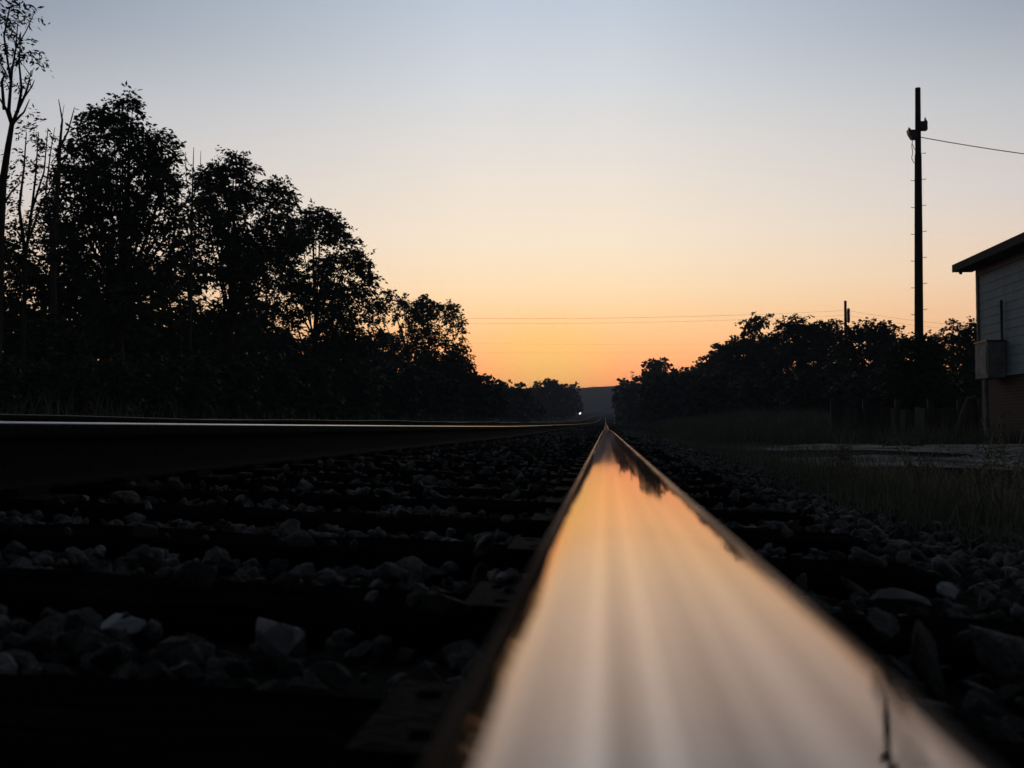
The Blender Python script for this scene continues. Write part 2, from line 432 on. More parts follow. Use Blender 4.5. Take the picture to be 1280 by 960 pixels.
def make_rail(name, x0, ys, zf, tilt, label, group, amp=0.0, steel=None):
    n = len(PROF)
    P = np.array(PROF)
    u = P[:, 0]
    V = []; UV = []
    for y in ys:
        z = float(zf(y)); t = float(tilt(y))
        ct, st = math.cos(t), math.sin(t)
        wob = amp * math.sin(y * 0.21 + 1.1) * sstep(6, 30, y)
        X = x0 + wob + P[:, 0] * ct + P[:, 1] * st
        Z = z - P[:, 0] * st + P[:, 1] * ct
        V.append(np.stack([X, np.full(n, y), Z], -1))
    V = np.concatenate(V)
    k = len(ys)
    ii = np.arange(n * k).reshape(k, n)
    q = np.stack([ii[:-1], np.roll(ii[:-1], -1, 1), np.roll(ii[1:], -1, 1), ii[1:]], -1).reshape(-1, 4)
    o = arr_mesh(name, V, q, steel or M_rail)
    me = o.data
    me.materials.append(M_rust)
    # faces of the web and foot are rusty, the head is worn bright
    seg = np.tile(np.arange(n), k - 1)
    zc = (P[:, 1] + np.roll(P[:, 1], -1)) / 2
    top = np.zeros(n, bool); top[:] = zc > -0.0062
    me.polygons.foreach_set('material_index', np.where(top[seg], 0, 1).astype(np.int32))
    uvl = me.uv_layers.new(name='uv')
    # arc length across the profile, metres, 0 at the crown
    d = np.hypot(*(np.roll(P, -1, 0) - P).T); s = np.concatenate([[0], np.cumsum(d)[:-1]])
    c0 = np.argmin(np.abs(P[:, 0]) + (P[:, 1] < -0.02) * 9)
    s = s - s[c0]
    uarr = np.tile(s, k); varr = np.repeat(np.array(ys), n)
    li = np.empty(len(me.loops), np.int32); me.loops.foreach_get('vertex_index', li)
    uv = np.stack([uarr[li], varr[li]], -1)
    uvl.data.foreach_set('uv', uv.astype(np.float32).ravel())
    me.shade_smooth(); me.set_sharp_from_angle(angle=R(40))
    return tag(o, label, 'rail', group)
YS = np.concatenate([np.linspace(-1.2, 3, 43), np.linspace(3, 30, 100)[1:], np.linspace(30, 130, 80)[1:], np.linspace(130, 520, 80)[1:]])
cA = lambda y: math.atan(float(cant(y)) / 1.5)
rail_near = make_rail('rail', 0.0, YS, lambda y: track_z(0, y), lambda y: 0.0, 'polished steel rail running from under the camera to the vanishing point, glowing orange', 'rails of the track')
make_rail('rail', -1.506, YS, lambda y: track_z(-1.506, y) - 0.001, lambda y: cA(y) + 0.003, 'dark second rail of the camera track with a thin bright top edge, to the left', 'rails of the track', steel=M_rail_left)
def z2(y): return float(grade(y)) + 0.118 + 0.010 * math.sin(y * 0.33 + 0.4) + 0.006 * math.sin(y * 0.9)
def z3(y): return float(grade(y)) + 0.122 + 0.010 * math.sin(y * 0.27 + 2.0) + 0.006 * math.sin(y * 0.8 + 1)
make_rail('rail', -4.75, YS, z2, lambda y: 0.012, 'rusty rail of the far track, the one closer to the camera, glinting in short stretches', 'rails of the far track', steel=M_rail_far)
make_rail('rail', -6.256, YS, z3, lambda y: 0.012, 'rusty rail of the far track on the tree side, mostly hidden by the other rails', 'rails of the far track', steel=M_rail_far)
# dark hairline stain and crack in the head of the near rail, on its right shoulder
mb = MB()
cr = []
def head_z(x):
    xe, rc = 0.027, 0.0135
    return -x * x / 0.64 if x <= xe else -xe * xe / 0.64 - (rc - math.sqrt(max(0.0, rc * rc - (x - xe) ** 2))) - (x - xe) * 0.084
for i in range(15):
    f = i / 14
    y = 0.186 - 0.064 * f
    x = 0.0322 - 0.0112 * f ** 0.9 + 0.0005 * math.sin(i * 1.3) + 0.0003 * math.sin(i * 2.9)
    cr.append((x, y, head_z(x)))
mb.tube(cr, [0.00035 + 0.0003 * abs(math.sin(i * 1.7)) for i in range(15)], 6)
mb.build('crack', mat('crack', (0.03, 0.024, 0.02), 0.9, 0.1), rail_near)

# ------------------------------------------------------------------ sleepers with plates and spikes
PERIOD = 0.55
def sleeper_parts(root, xs, detail=True):
    mb = MB()
    # worn plank with split, slightly uneven ends and top
    n = 26; w = 0.115; h = 0.16
    V = []; Fc = []
    prof = [(-w, -h), (w, -h), (w, -0.012), (w - 0.014, 0.0), (0.03, -0.003), (-0.02, 0.002), (-(w - 0.014), -0.001), (-w, -0.012)]
    for i in range(n + 1):
        x = -1.3 + 2.6 * i / n
        for j, (py, pz) in enumerate(prof):
            V.append((x + (random.uniform(-0.012, 0.012) if i in (0, n) else 0), py + random.uniform(-0.005, 0.005), pz + random.uniform(-0.005, 0.003) * (j > 1)))
    m = len(prof)
    for i in range(n):
        for j in range(m):
            j2 = (j + 1) % m
            Fc.append((i*m+j, i*m+j2, (i+1)*m+j2, (i+1)*m+j))
    Fc.append(tuple(range(m - 1, -1, -1))); Fc.append(tuple(n*m + k for k in range(m)))
    mb.add(V, Fc)
    mb.build('timber', M_tie, root)
    for px in xs:
        p = MB()
        p.box((px, 0, 0.009), (0.37, 0.185, 0.014))
        p.box((px - 0.087, 0, 0.020), (0.022, 0.185, 0.012)); p.box((px + 0.087, 0, 0.020), (0.022, 0.185, 0.012))
        for hx, hy in ((-0.14, -0.055), (-0.155, 0.05), (0.14, 0.055), (0.155, -0.05)):
            p.add([(px + hx + a, hy + b, 0.0168) for a, b in ((-0.009, -0.009), (0.009, -0.009), (0.009, 0.009), (-0.009, 0.009))], [(0, 1, 2, 3)], 1)
        pl = p.build('tie_plate', [M_plate, M_tie], root)
        for sx, sy in ((-0.092, 0.05), (0.092, -0.05)):
            q = MB()
            q.box((px + sx, sy, 0.019), (0.018, 0.018, 0.020)); q.box((px + sx - math.copysign(0.006, sx), sy, 0.031), (0.032, 0.026, 0.009))
            q.build('spike', M_rust, pl)
ORD = ['first', 'second', 'third', 'fourth', 'fifth', 'sixth', 'seventh', 'eighth', 'ninth', 'tenth']
protos = []
for k in range(4):
    r = thing('sleeper', 'dark creosoted timber sleeper', 'sleeper', (0, 0, 0), 'sleepers under the near track')
    sleeper_parts(r, (-0.753, 0.753)); protos.append(r)
TIES = [0.79 + PERIOD * (i - 2) + random.uniform(-0.025, 0.025) for i in range(104)]
for i, y in enumerate(TIES):
    if i < 2: continue                                  # under the camera, never in view
    o = protos[i - 2] if i < 6 else copy_tree(protos[random.randrange(4)])
    xc = -0.753
    o.location = (xc + random.uniform(-0.04, 0.04) * 0, y, float(track_z(xc, y)) + TIE_TOP - 0.004)
    o.rotation_euler = (0, cA(y), random.uniform(-0.012, 0.012))
    if i < 12: o['label'] = f'black creosoted timber sleeper, {ORD[i - 2]} one counted from the bottom of the photo'
    else: o['label'] = 'dark sleeper in the far run of the near track, beyond the tenth sleeper'

# ------------------------------------------------------------------ ballast
def ico(n):
    bm_v = [(-1, 1.618, 0), (1, 1.618, 0), (-1, -1.618, 0), (1, -1.618, 0), (0, -1, 1.618), (0, 1, 1.618), (0, -1, -1.618), (0, 1, -1.618), (1.618, 0, -1), (1.618, 0, 1), (-1.618, 0, -1), (-1.618, 0, 1)]
    V = [Vector(v).normalized() for v in bm_v]
    T = [(0,11,5),(0,5,1),(0,1,7),(0,7,10),(0,10,11),(1,5,9),(5,11,4),(11,10,2),(10,7,6),(7,1,8),(3,9,4),(3,4,2),(3,2,6),(3,6,8),(3,8,9),(4,9,5),(2,4,11),(6,2,10),(8,6,7),(9,8,1)]
    for _ in range(n):
        cache = {}; T2 = []
        def mid(a, b):
            k = (min(a, b), max(a, b))
            if k not in cache:
                V.append(((V[a] + V[b]) / 2).normalized()); cache[k] = len(V) - 1
            return cache[k]
        for a, b, c in T:
            ab, bc, ca = mid(a, b), mid(b, c), mid(c, a)
            T2 += [(a, ab, ca), (b, bc, ab), (c, ca, bc), (ab, bc, ca)]
        T = T2
    return np.array([tuple(v) for v in V]), np.array(T)
def rock(level, planes, rough):
    V, T = ico(level)
    pn = RNG.normal(size=(planes, 3)); pn /= np.linalg.norm(pn, axis=1)[:, None]
    planes_d = RNG.uniform(0.5, 0.82, planes); d = planes_d
    dot = V @ pn.T
    r = np.where(dot > 0.05, d / np.maximum(dot, 0.05), 9).min(1)
    r = np.minimum(r, 1.22)
    k = RNG.normal(size=(3, 3)) * 3.2
    r *= 1 + RNG.normal(0, rough, len(V)) + 0.035 * np.cos(V @ k.T + RNG.uniform(0, 6, 3)).sum(1)
    return V * r[:, None] * np.array([1.2, 0.9, 0.68]) * RNG.uniform(0.8, 1.15, 3), T
rocks3 = [rock(3, int(RNG.integers(13, 19)), 0.012) for _ in range(16)]
rocks1 = [rock(2, 14, 0.015) for _ in range(14)]
rocks0 = [rock(0, 7, 0.05) for _ in range(12)]
def rotm(n):
    q = RNG.normal(size=(n, 4)); q /= np.linalg.norm(q, axis=1)[:, None]
    w, x, y, z = q.T
    return np.stack([1-2*(y*y+z*z), 2*(x*y-z*w), 2*(x*z+y*w), 2*(x*y+z*w), 1-2*(x*x+z*z), 2*(y*z-x*w), 2*(x*z-y*w), 2*(y*z+x*w), 1-2*(x*x+y*y)], -1).reshape(-1, 3, 3)
tie_arr = np.array(TIES)
def crib(Y):
    d = np.abs(Y[:, None] - tie_arr[None, :]).min(1)
    return d
def scatter(y0, y1, x0, x1, dens, smin, smax):
    n = int((y1 - y0) * (x1 - x0) * dens)
    X = RNG.uniform(x0, x1, n); Y = RNG.uniform(y0, y1, n)
    S = smin + (smax - smin) * RNG.power(1.0, n)
    on = (X > -2.03) & (X < 0.53)
    d = crib(Y)
    keep = ~(on & (d < 0.118 + 0.2 * S) & ((RNG.random(n) > 0.07) | (Y < 0.95)))
    for rx in (0.0, -1.506):
        keep &= np.abs(X - rx) > 0.075 + S * 0.4
    keep &= RNG.random(n) > sstep(0.6, 1.25, X + 0.18 * np.sin(Y * 1.7) + 0.1 * np.sin(Y * 4.1)) * 1.02
    keep &= (X > -0.62 * Y - 1.3) & (X < 0.45 * Y + 1.3)
    X, Y, S, on, d = X[keep], Y[keep], S[keep], on[keep], d[keep]
    base = ground_z(X, Y)
    high = on | ((X > -2.6) & (X < 0.75))
    Z = np.where(high, track_z(np.clip(X, -2.3, 0.6), Y) + TIE_TOP - 0.038, base - 0.005) + RNG.uniform(-0.018, 0.016, len(X)) + 0.1 * S
    Z = np.where(on & (d < 0.12), track_z(X, Y) + TIE_TOP + 0.28 * S, Z)
    return X, Y, Z, S
parts = [scatter(0.3, 4.5, -3.2, 2.2, 900, 0.018, 0.058)]
mids = [scatter(4.5, 14, -3.3, 2.4, 420, 0.03, 0.068)]
fars = [scatter(14, 45, -3.3, 2.6, 90, 0.06, 0.12)]
def join(sets): return [np.concatenate(a) for a in zip(*sets)]
X, Y, Z, S = join(parts)
# the stones that show largest become stones of their own
depth = np.maximum(Y, 0.2)
pxs = 757 + (X - CAM.x) / depth * F; pys = 531 - (Z - CAM.z) / depth * F
inside = (pxs > -20) & (pxs < 1300) & (pys < 985) & (Y > 0.6)
behind_rail = (X > -0.16) & (X < 0.0) | (X > 0) & (pxs < 757 + (0.036 - CAM.x) / 0.052 * (pys - 531))
score = np.where(inside & ~behind_rail, S / depth, 0)
NIND = 260
pick = np.argsort(-score)[:NIND]
mask = np.zeros(len(X), bool); mask[pick] = True
def zone(x, y):
    j = int(np.searchsorted(tie_arr, y)) - 2          # 0 = before the first sleeper in the frame
    if x > 0.06:
        if x < 0.62: return 'right'
        return 'shoulder'
    return 'left'
stone_mesh = []
for V, T in rocks3:
    me = bpy.data.meshes.new('ballast_stone'); me.from_pydata([tuple(v * 0.5) for v in V], [], [tuple(int(i) for i in t) for t in T])
    me.materials.append(M_stone); me.update(); stone_mesh.append(me)
for i in pick:
    o = bpy.data.objects.new('ballast_stone', random.choice(stone_mesh)); COL.objects.link(o)
    o.location = (X[i], Y[i], Z[i]); o.scale = [S[i] * random.uniform(0.85, 1.2) for _ in range(3)]
    o.rotation_euler = (random.uniform(-0.6, 0.6), random.uniform(-0.6, 0.6), random.uniform(0, 6.28))
    j = max(0, int(np.searchsorted(tie_arr, Y[i])) - 2)
    zn = zone(X[i], Y[i])
    if zn == 'shoulder':
        tag(o, 'rough grey ballast stone on the open shoulder right of the sleeper ends', 'stone', 'stones on the right shoulder')
    else:
        side = 'left' if zn == 'left' else 'right'
        where = ('in front of the first sleeper' if j == 0 else f'between the {ORD[j-1]} and {ORD[j]} sleepers' if j < 9 else 'beyond the ninth sleeper')
        tag(o, f'rough grey ballast stone {side} of the polished rail {where}', 'stone', f'stones {side} of the rail {where}')
def stones_np(X, Y, Z, S, rocks):
    Vs = []; Ts = []; off = 0
    k = RNG.integers(0, len(rocks), len(X))
    for r in range(len(rocks)):
        sel = np.where(k == r)[0]
        if not len(sel): continue
        V, T = rocks[r]
        n = len(sel)
        sc = S[sel][:, None] * RNG.uniform(0.42, 0.6, (n, 3))
        P = np.einsum('nij,nvj->nvi', rotm(n), V[None] * sc[:, None, :]) * np.array([1, 1, 0.85])
        P += np.stack([X[sel], Y[sel], Z[sel]], -1)[:, None, :]
        Vs.append(P.reshape(-1, 3)); Ts.append((T[None] + (np.arange(n) * len(V))[:, None, None]).reshape(-1, 3) + off)
        off += n * len(V)
    return np.concatenate(Vs), np.concatenate(Ts)
V1, T1 = stones_np(X[~mask], Y[~mask], Z[~mask], S[~mask], rocks1)
Xm, Ym, Zm, Sm = join(mids); V2, T2 = stones_np(Xm, Ym, Zm, Sm, rocks1)
Xf, Yf, Zf, Sf = join(fars); V3, T3 = stones_np(Xf, Yf, Zf, Sf, rocks0)
VB = np.concatenate([V1, V2, V3]); TB = np.concatenate([T1, T2 + len(V1), T3 + len(V1) + len(V2)])
tag(arr_mesh('ballast_gravel', VB, TB, M_gravel), 'dark crushed stone ballast heaped between and beside the sleepers', 'gravel', kind='stuff')
# ballast of the second track
n2 = 9000
Y4 = RNG.uniform(3, 60, n2) ** 1.0; X4 = RNG.uniform(-7.8, -3.0, n2)
V4, T4 = stones_np(X4, Y4, ground_z(X4, Y4) + 0.01, RNG.uniform(0.05, 0.1, n2), rocks0)
tag(arr_mesh('ballast_gravel', V4, T4, M_gravel), 'dark ballast gravel under the far track', 'gravel', kind='stuff')
# stones that stand out
def special(px, py, w, zt, label, m_, rot, flat=(1, 0.8, 0.6)):
    Yd = (CAM.z - zt) * F / (py - 531)
    p = at(px, py, Yd)
    V, T = rock(3, 14, 0.01)
    me = bpy.data.meshes.new('ballast_stone'); me.from_pydata([tuple(v * 0.5) for v in V], [], [tuple(int(i) for i in t) for t in T])
    me.materials.append(m_)
    o = bpy.data.objects.new('ballast_stone', me); COL.objects.link(o)
    s = w * Yd / F
    o.location = p; o.scale = (s * flat[0], s * flat[1], s * flat[2]); o.rotation_euler = rot
    return tag(o, label, 'stone')
special(147, 783, 66, -0.185, 'pale bluish flat stone tilted on the dark ballast at the lower left', M_pale, (0.25, -0.2, 0.3), (1, 0.8, 0.62))
special(350, 795, 84, -0.185, 'grey peaked stone with a light sloping top, midway along the nearest gravel row', mat('grey_stone', (0.18, 0.185, 0.185), 0.8, 0.3, base2=(0.28, 0.285, 0.28), scale=30, bump=0.5, bscale=60), (0.2, 0.1, 1.0), (1, 0.9, 0.75))
special(218, 850, 52, -0.20, 'small grey stone with one bright facet at the front of the nearest gravel row', mat('light_stone', (0.2, 0.22, 0.21), 0.8, 0.3, base2=(0.34, 0.35, 0.34), scale=30, bump=0.5, bscale=60), (0.5, -0.5, 0.2), (0.9, 0.9, 0.9))
special(1183, 738, 34, -0.165, 'small whitish stone standing on the gravel right of the polished rail', M_pale, (0.9, 0.2, 0.5), (1, 0.8, 1.0))
special(1152, 826, 62, -0.19, 'dark upright pointed stone beside the right shoulder of the rail', M_stone, (0.6, 1.2, 0.2), (1, 0.9, 0.9))
special(1256, 812, 110, -0.19, 'large dark rounded stone at the lower right edge of the photo', M_stone, (0.3, 0.1, 0.8), (1, 0.9, 0.8))
special(1125, 748, 75, -0.19, 'flat light grey stone lying between two sleepers right of the rail', mat('flat_stone', (0.07, 0.073, 0.07), 0.8, 0.2, base2=(0.15, 0.153, 0.15), scale=30, bump=0.5, bscale=60), (0.1, 0.05, 0.3), (1, 0.8, 0.5))

# ------------------------------------------------------------------ trees
def wave_noise(P, scale, seed):
    g = np.random.default_rng(seed)
    out = np.zeros(len(P))
    for _ in range(7):
        k = g.normal(size=3); k *= scale / np.linalg.norm(k) * g.uniform(0.6, 1.6)
        out += np.cos(P @ k + g.uniform(0, 6.28))
    return out / 7 ** 0.5
def leaves(centres, dirs, length, lw, ll, per, g):
    """sprays of narrow leaflets along short drooping twigs; one diamond per leaflet"""
    n = len(centres)
    t = np.tile(np.linspace(0.05, 1, per), n)
    c = np.repeat(centres, per, 0); d = np.repeat(dirs, per, 0); L = np.repeat(length, per)
    P = c + d * (t * L)[:, None]
    P[:, 2] -= (t ** 2) * L * 0.35
    P += g.normal(0, 0.10, P.shape) * L[:, None]
    side = np.cross(d, np.array([0, 0, 1.0])); side /= np.maximum(np.linalg.norm(side, axis=1), 1e-6)[:, None]
    sgn = np.where(np.arange(len(P)) % 2, 1.0, -1.0)[:, None]
    a = side * sgn * 0.8 + d * 0.5 + g.normal(0, 0.35, P.shape); a[:, 2] -= 0.35
    a /= np.linalg.norm(a, axis=1)[:, None]
    nrm = g.normal(0, 0.6, P.shape); nrm[:, 2] += 0.9
    b = np.cross(a, nrm); b /= np.maximum(np.linalg.norm(b, axis=1), 1e-6)[:, None]
    f = g.uniform(0.7, 1.3, len(P))[:, None]
    V = np.stack([P, P + a * ll * f * 0.45 + b * lw * f, P + a * ll * f, P + a * ll * f * 0.45 - b * lw * f], 1).reshape(-1, 3)
    Q = np.arange(len(P) * 4).reshape(-1, 4)
    return V, Q
NT = [0]
def tree(name, label, base, Y, clumps, cat='tree', group=None, tau=2.6, leaf=(0.035, 0.15), spray=0.5, trunk_r=0.16, gap=-0.9, m_leaf=None, gscale=None, extra=None, limbs=True, zb=None, depthf=1.0):
    """base px; clumps = (cx, cy, rx, ry[, dY]) in photo pixels at distance Y, turned into ellipsoids of foliage"""
    NT[0] += 1
    g = np.random.default_rng(1000 + NT[0])
    s = fpx(Y)
    bx = at(base, 520, Y).x
    bz = float(ground_z(bx, Y)) if zb is None else zb
    root = thing(name, label, cat, (bx, Y, bz), group)
    O = np.array([bx, Y, bz])
    top = None
    Vs = []; Qs = []; off = 0
    mb = MB()
    cl = []; cm = []
    for c in clumps:
        p = at(c[0], c[1], Y)
        rx, rz = c[2] * s, c[3] * s
        dy = (c[4] if len(c) > 4 else 0)
        cm.append(c[5] if len(c) > 5 else 1.0)
        cl.append((np.array([p.x, Y + dy, p.z]), np.array([rx, min(max(rx, 0.5 * rz), 3.5) * depthf, rz])))
    # trunk rises to the highest clump, limbs go to each of the others
    hi = max([q for q in cl if q[1][0] > 9 * s] or cl, key=lambda q: q[0][2])
    if limbs:
        tp = Vector(hi[0] - O)
        n = 7
        pts = []; rad = []
        for i in range(n + 1):
            f = i / n
            pts.append(Vector((tp.x * f ** 1.3 + g.normal(0, 0.04) * tp.z * 0.15 * (0 < i < n), tp.y * f, tp.z * f)))
            rad.append(trunk_r * (1.25 if i == 0 else 1 - 0.93 * f))
        mb.tube(pts, rad, 8)
        for c, r in cl:
            if c is hi[0]: continue
            e = Vector(c - O)
            k = min(n - 2, max(1, int(n * 0.62 * e.z / max(tp.z, 0.1))))
            st = pts[k]
            mid_ = st.lerp(e, 0.5) + Vector((0, 0, -0.06 * (e - st).length))
            mb.tube([st, mid_, e], [rad[k] * 0.5, rad[k] * 0.3, rad[k] * 0.1], 6)
    sp_len = spray
    for (c, r), k_ in zip(cl, cm):
        area = math.pi * r[0] * r[2]
        per = 12
        n = int(1.9 * tau * k_ * area / (0.5 * per * leaf[0] * leaf[1]))
        n = max(n, 6)
        u = g.normal(size=(n * 2, 3)); u /= np.linalg.norm(u, axis=1)[:, None]
        rr = g.random(n * 2) ** (1 / 3.4)
        P = c + u * rr[:, None] * r
        w = wave_noise(P, gscale or 2.6 / max(0.5, min(r[0], r[2])), NT[0])
        thr = np.quantile(w, min(0.42, max(0.03, 0.42 + 0.24 * gap)))
        P = P[w > thr][:n]; uu = u[w > thr][:n]
        m = len(P)
        d = uu * np.array([1, 1, 0.35]) + g.normal(0, 0.45, (m, 3)); d /= np.linalg.norm(d, axis=1)[:, None]
        V, Qd = leaves(P, d, 0.7 * sp_len * g.uniform(0.55, 1.2, m), leaf[0], leaf[1], per, g)
        Vs.append(V - O); Qs.append(Qd + off); off += len(V)
        if limbs:
            for j in g.choice(m, min(m, 16), replace=False) if m else []:
                e = Vector(P[j] - O); c0 = Vector(c - O)
                mb.tube([c0 + (c0 - e) * 0.0 + Vector((0, 0, -0.2 * r[2])), c0.lerp(e, 0.6), e], [0.018 * max(1, Y / 45), 0.012 * max(1, Y / 45), 0.006 * max(1, Y / 45)], 5)
    if extra: extra(mb, O)
    arr_mesh('crown', np.concatenate(Vs), np.concatenate(Qs), m_leaf or M_leaf, root)
    if mb.v: mb.build('trunk', M_bark, root, smooth=True)
    return root

GL = 'trees along the left of the line'
YL = lambda px, X=12.0: X * F / (757 - px)
# tall bare-stemmed tree at the left edge
def limb_px(mb, O, Y, pts, r0, r1, jit=0.0):
    P = [Vector(at(x, y, Y)) - Vector(O) + Vector((0, random.uniform(-jit, jit), 0)) for x, y in pts]
    n = len(P)
    mb.tube(P, [r0 + (r1 - r0) * i / (n - 1) for i in range(n)], 7)
def ex1(mb, O):
    Y = 20.5
    limb_px(mb, O, Y, [(-6, 520), (-2, 400), (0, 300), (4, 225), (10, 185), (15, 155)], 0.115, 0.05)
    limb_px(mb, O, Y, [(15, 157), (7, 135), (-4, 118)], 0.035, 0.014)
    limb_px(mb, O, Y, [(15, 157), (11, 138), (13, 112), (15, 88), (20, 60), (22, 30)], 0.045, 0.01)
    limb_px(mb, O, Y, [(11, 140), (8, 105), (3, 88), (-6, 70)], 0.035, 0.012, 0.2)
    limb_px(mb, O, Y, [(15, 157), (22, 138), (30, 122), (35, 108), (39, 88)], 0.042, 0.01)
    limb_px(mb, O, Y, [(22, 140), (27, 112), (24, 80), (26, 40)], 0.035, 0.01)
    limb_px(mb, O, Y, [(30, 122), (40, 108), (43, 100)], 0.02, 0.007)
    limb_px(mb, O, Y, [(18, 152), (30, 140), (37, 124)], 0.03, 0.008)
    limb_px(mb, O, Y, [(13, 100), (5, 45), (12, 10), (30, 2)], 0.025, 0.01)
    limb_px(mb, O, Y, [(20, 60), (32, 40), (44, 14)], 0.016, 0.006)
    limb_px(mb, O, Y, [(2, 260), (14, 240), (28, 226)], 0.03, 0.008)
    for (tx, ty) in ((15, 88), (24, 80), (36, 108), (11, 112), (20, 60), (38, 95), (12, 45), (26, 55), (5, 95), (30, 122)):
        for _ in range(2):
            a = random.uniform(-0.9, 0.9); L = random.uniform(10, 22)
            limb_px(mb, O, Y, [(tx, ty), (tx + L * 0.5 * math.sin(a), ty - L * 0.6), (tx + L * math.sin(a) * 1.2, ty - L * math.cos(a))], 0.012, 0.004, 0.1)
tree('broadleaf_tree', 'tall tree at the left edge with bare forked limbs under thin drooping leaves', -6, 20.5,
     [(8, 8, 38, 12), (36, 10, 9, 8), (6, 32, 30, 10), (22, 26, 18, 6), (6, 62, 22, 14), (30, 55, 14, 7), (36, 72, 5, 8), (-18, 40, 25, 45), (25, 106, 5, 7)], group=GL, tau=0.27, leaf=(0.022, 0.13), spray=0.5, gap=-0.3, extra=ex1, limbs=False)
def ex2(mb, O):
    Y = 22.5
    limb_px(mb, O, Y, [(28, 520), (30, 400), (32, 320), (40, 260), (45, 215), (48, 165)], 0.06, 0.01)
    limb_px(mb, O, Y, [(32, 320), (24, 260), (30, 210), (33, 165)], 0.045, 0.01)
    limb_px(mb, O, Y, [(40, 262), (55, 215), (60, 160)], 0.03, 0.008)
    limb_px(mb, O, Y, [(32, 310), (52, 255), (70, 225)], 0.03, 0.008)
tree('broadleaf_tree', 'slender tree with thin lacy foliage between the tall bare-limbed tree and the dead snag', 28, 22.5,
     [(44, 165, 22, 22), (30, 200, 16, 28), (56, 210, 16, 30), (38, 255, 28, 30), (14, 300, 26, 30), (50, 310, 30, 26), (12, 350, 30, 30)], group=GL, tau=0.36, leaf=(0.022, 0.10), spray=0.4, gap=-0.2, extra=ex2, limbs=False, m_leaf=M_leaf2)
def snag(label, Y, stems, base):
    bx = at(base, 520, Y).x; bz = float(ground_z(bx, Y))
    mb = MB(); O = Vector((bx, Y, bz))
    for pts, r0, r1 in stems: limb_px(mb, O, Y, pts, r0, r1, 0.08)
    o = mb.build('dead_tree', M_dead, None, True); o.location = O
    return tag(o, label, 'tree', 'bare dead trees')
snag('bare dead tree with forked upright stems left of the tallest leafy crown', 24.0, [
    ([(62, 520), (66, 400), (68, 300), (72, 220), (74, 185), (78, 150), (73, 124)], 0.10, 0.008), ([(73, 190), (86, 165), (90, 145), (94, 134)], 0.03, 0.006),
    ([(72, 215), (84, 190), (88, 175)], 0.025, 0.006), ([(66, 300), (58, 240), (62, 190), (70, 160)], 0.03, 0.006), ([(76, 160), (82, 132)], 0.012, 0.005), ([(68, 270), (80, 235), (84, 215)], 0.02, 0.006)], 62)
tree('broadleaf_tree', 'tallest full leafy tree on the left, its dark crown topped by one stray sprig', 150, 26.5,
     [(166, 126, 9, 5, 0, 2.2), (152, 128, 6, 4, 0, 1.5), (159, 133, 10, 4), (140, 143, 22, 10), (128, 160, 28, 14), (158, 158, 20, 13), (180, 172, 25, 11), (110, 182, 22, 15), (150, 185, 36, 18), (200, 185, 24, 13), (212, 205, 19, 22),
      (226, 228, 10, 7, 0, 0.8), (232, 252, 9, 8, 0, 0.7), (88, 190, 9, 6, 0, 0.7), (78, 232, 12, 9, 0, 0.6), (66, 262, 14, 9, 0, 0.6), (108, 215, 28, 24), (160, 220, 45, 26), (205, 235, 24, 26), (84, 208, 12, 12), (90, 250, 30, 26), (140, 265, 45, 30), (196, 268, 32, 22), (70, 300, 28, 28), (120, 315, 50, 40), (185, 315, 46, 40), (140, 370, 70, 45)],
     group=GL, tau=1.75, leaf=(0.032, 0.15), spray=0.55, trunk_r=0.17, gap=-0.45, gscale=2.6)
snag('cluster of thin bare dead stems rising in the gap right of the tallest crown', 30.0, [
    ([(238, 520), (238, 400), (240, 300), (240, 230), (241, 183)], 0.07, 0.008), ([(240, 260), (234, 225), (232, 190)], 0.02, 0.007), ([(240, 250), (249, 215), (250, 188)], 0.02, 0.007),
    ([(238, 300), (228, 265), (226, 232)], 0.025, 0.008), ([(240, 280), (252, 250), (256, 215)], 0.02, 0.007)], 238)
tree('broadleaf_tree', 'leafy tree with a knobbly double top, second crown right of the tallest one', 285, 33.0,
     [(292, 202, 16, 8), (272, 204, 8, 7), (303, 215, 14, 12), (280, 222, 22, 14), (262, 235, 16, 22), (310, 238, 18, 14), (340, 233, 16, 8), (352, 243, 13, 10), (330, 250, 22, 14), (285, 255, 35, 22), (350, 268, 18, 14),
      (364, 246, 7, 5, 0, 0.8), (296, 196, 6, 4, 0, 1.3), (318, 212, 7, 4, 0, 0.9), (248, 218, 8, 6, 0, 0.7), (368, 300, 16, 12, 0, 0.7), (258, 275, 22, 24), (310, 285, 45, 28), (345, 300, 24, 24), (275, 320, 42, 34), (325, 335, 40, 34), (270, 375, 50, 40)], group=GL, tau=1.75, leaf=(0.036, 0.16), spray=0.6, gap=-0.45, gscale=2.2, trunk_r=0.16)
tree('broadleaf_tree', 'leafy tree with an arched overhanging crown and a bright gap of bare twigs beneath it', 395, 43.5,
     [(392, 266, 13, 5), (372, 275, 22, 12), (400, 278, 24, 12), (425, 292, 17, 13), (440, 306, 8, 15), (360, 298, 22, 14), (395, 298, 24, 9), (450, 340, 13, 16), (428, 333, 24, 20), (443, 365, 24, 14), (405, 330, 14, 8), (348, 330, 24, 20), (385, 352, 32, 18),
      (402, 262, 6, 4, 0, 1.2), (416, 272, 6, 4, 0, 0.7), (458, 322, 8, 6, 0, 0.8), (465, 352, 9, 6, 0, 0.8), (462, 380, 12, 8, 0, 0.8), (430, 380, 34, 20), (360, 375, 34, 26), (335, 410, 40, 30), (440, 415, 40, 25), (395, 440, 60, 28)], group=GL, tau=1.9, leaf=(0.045, 0.18), spray=0.6, gap=-0.45, gscale=1.8, trunk_r=0.18)
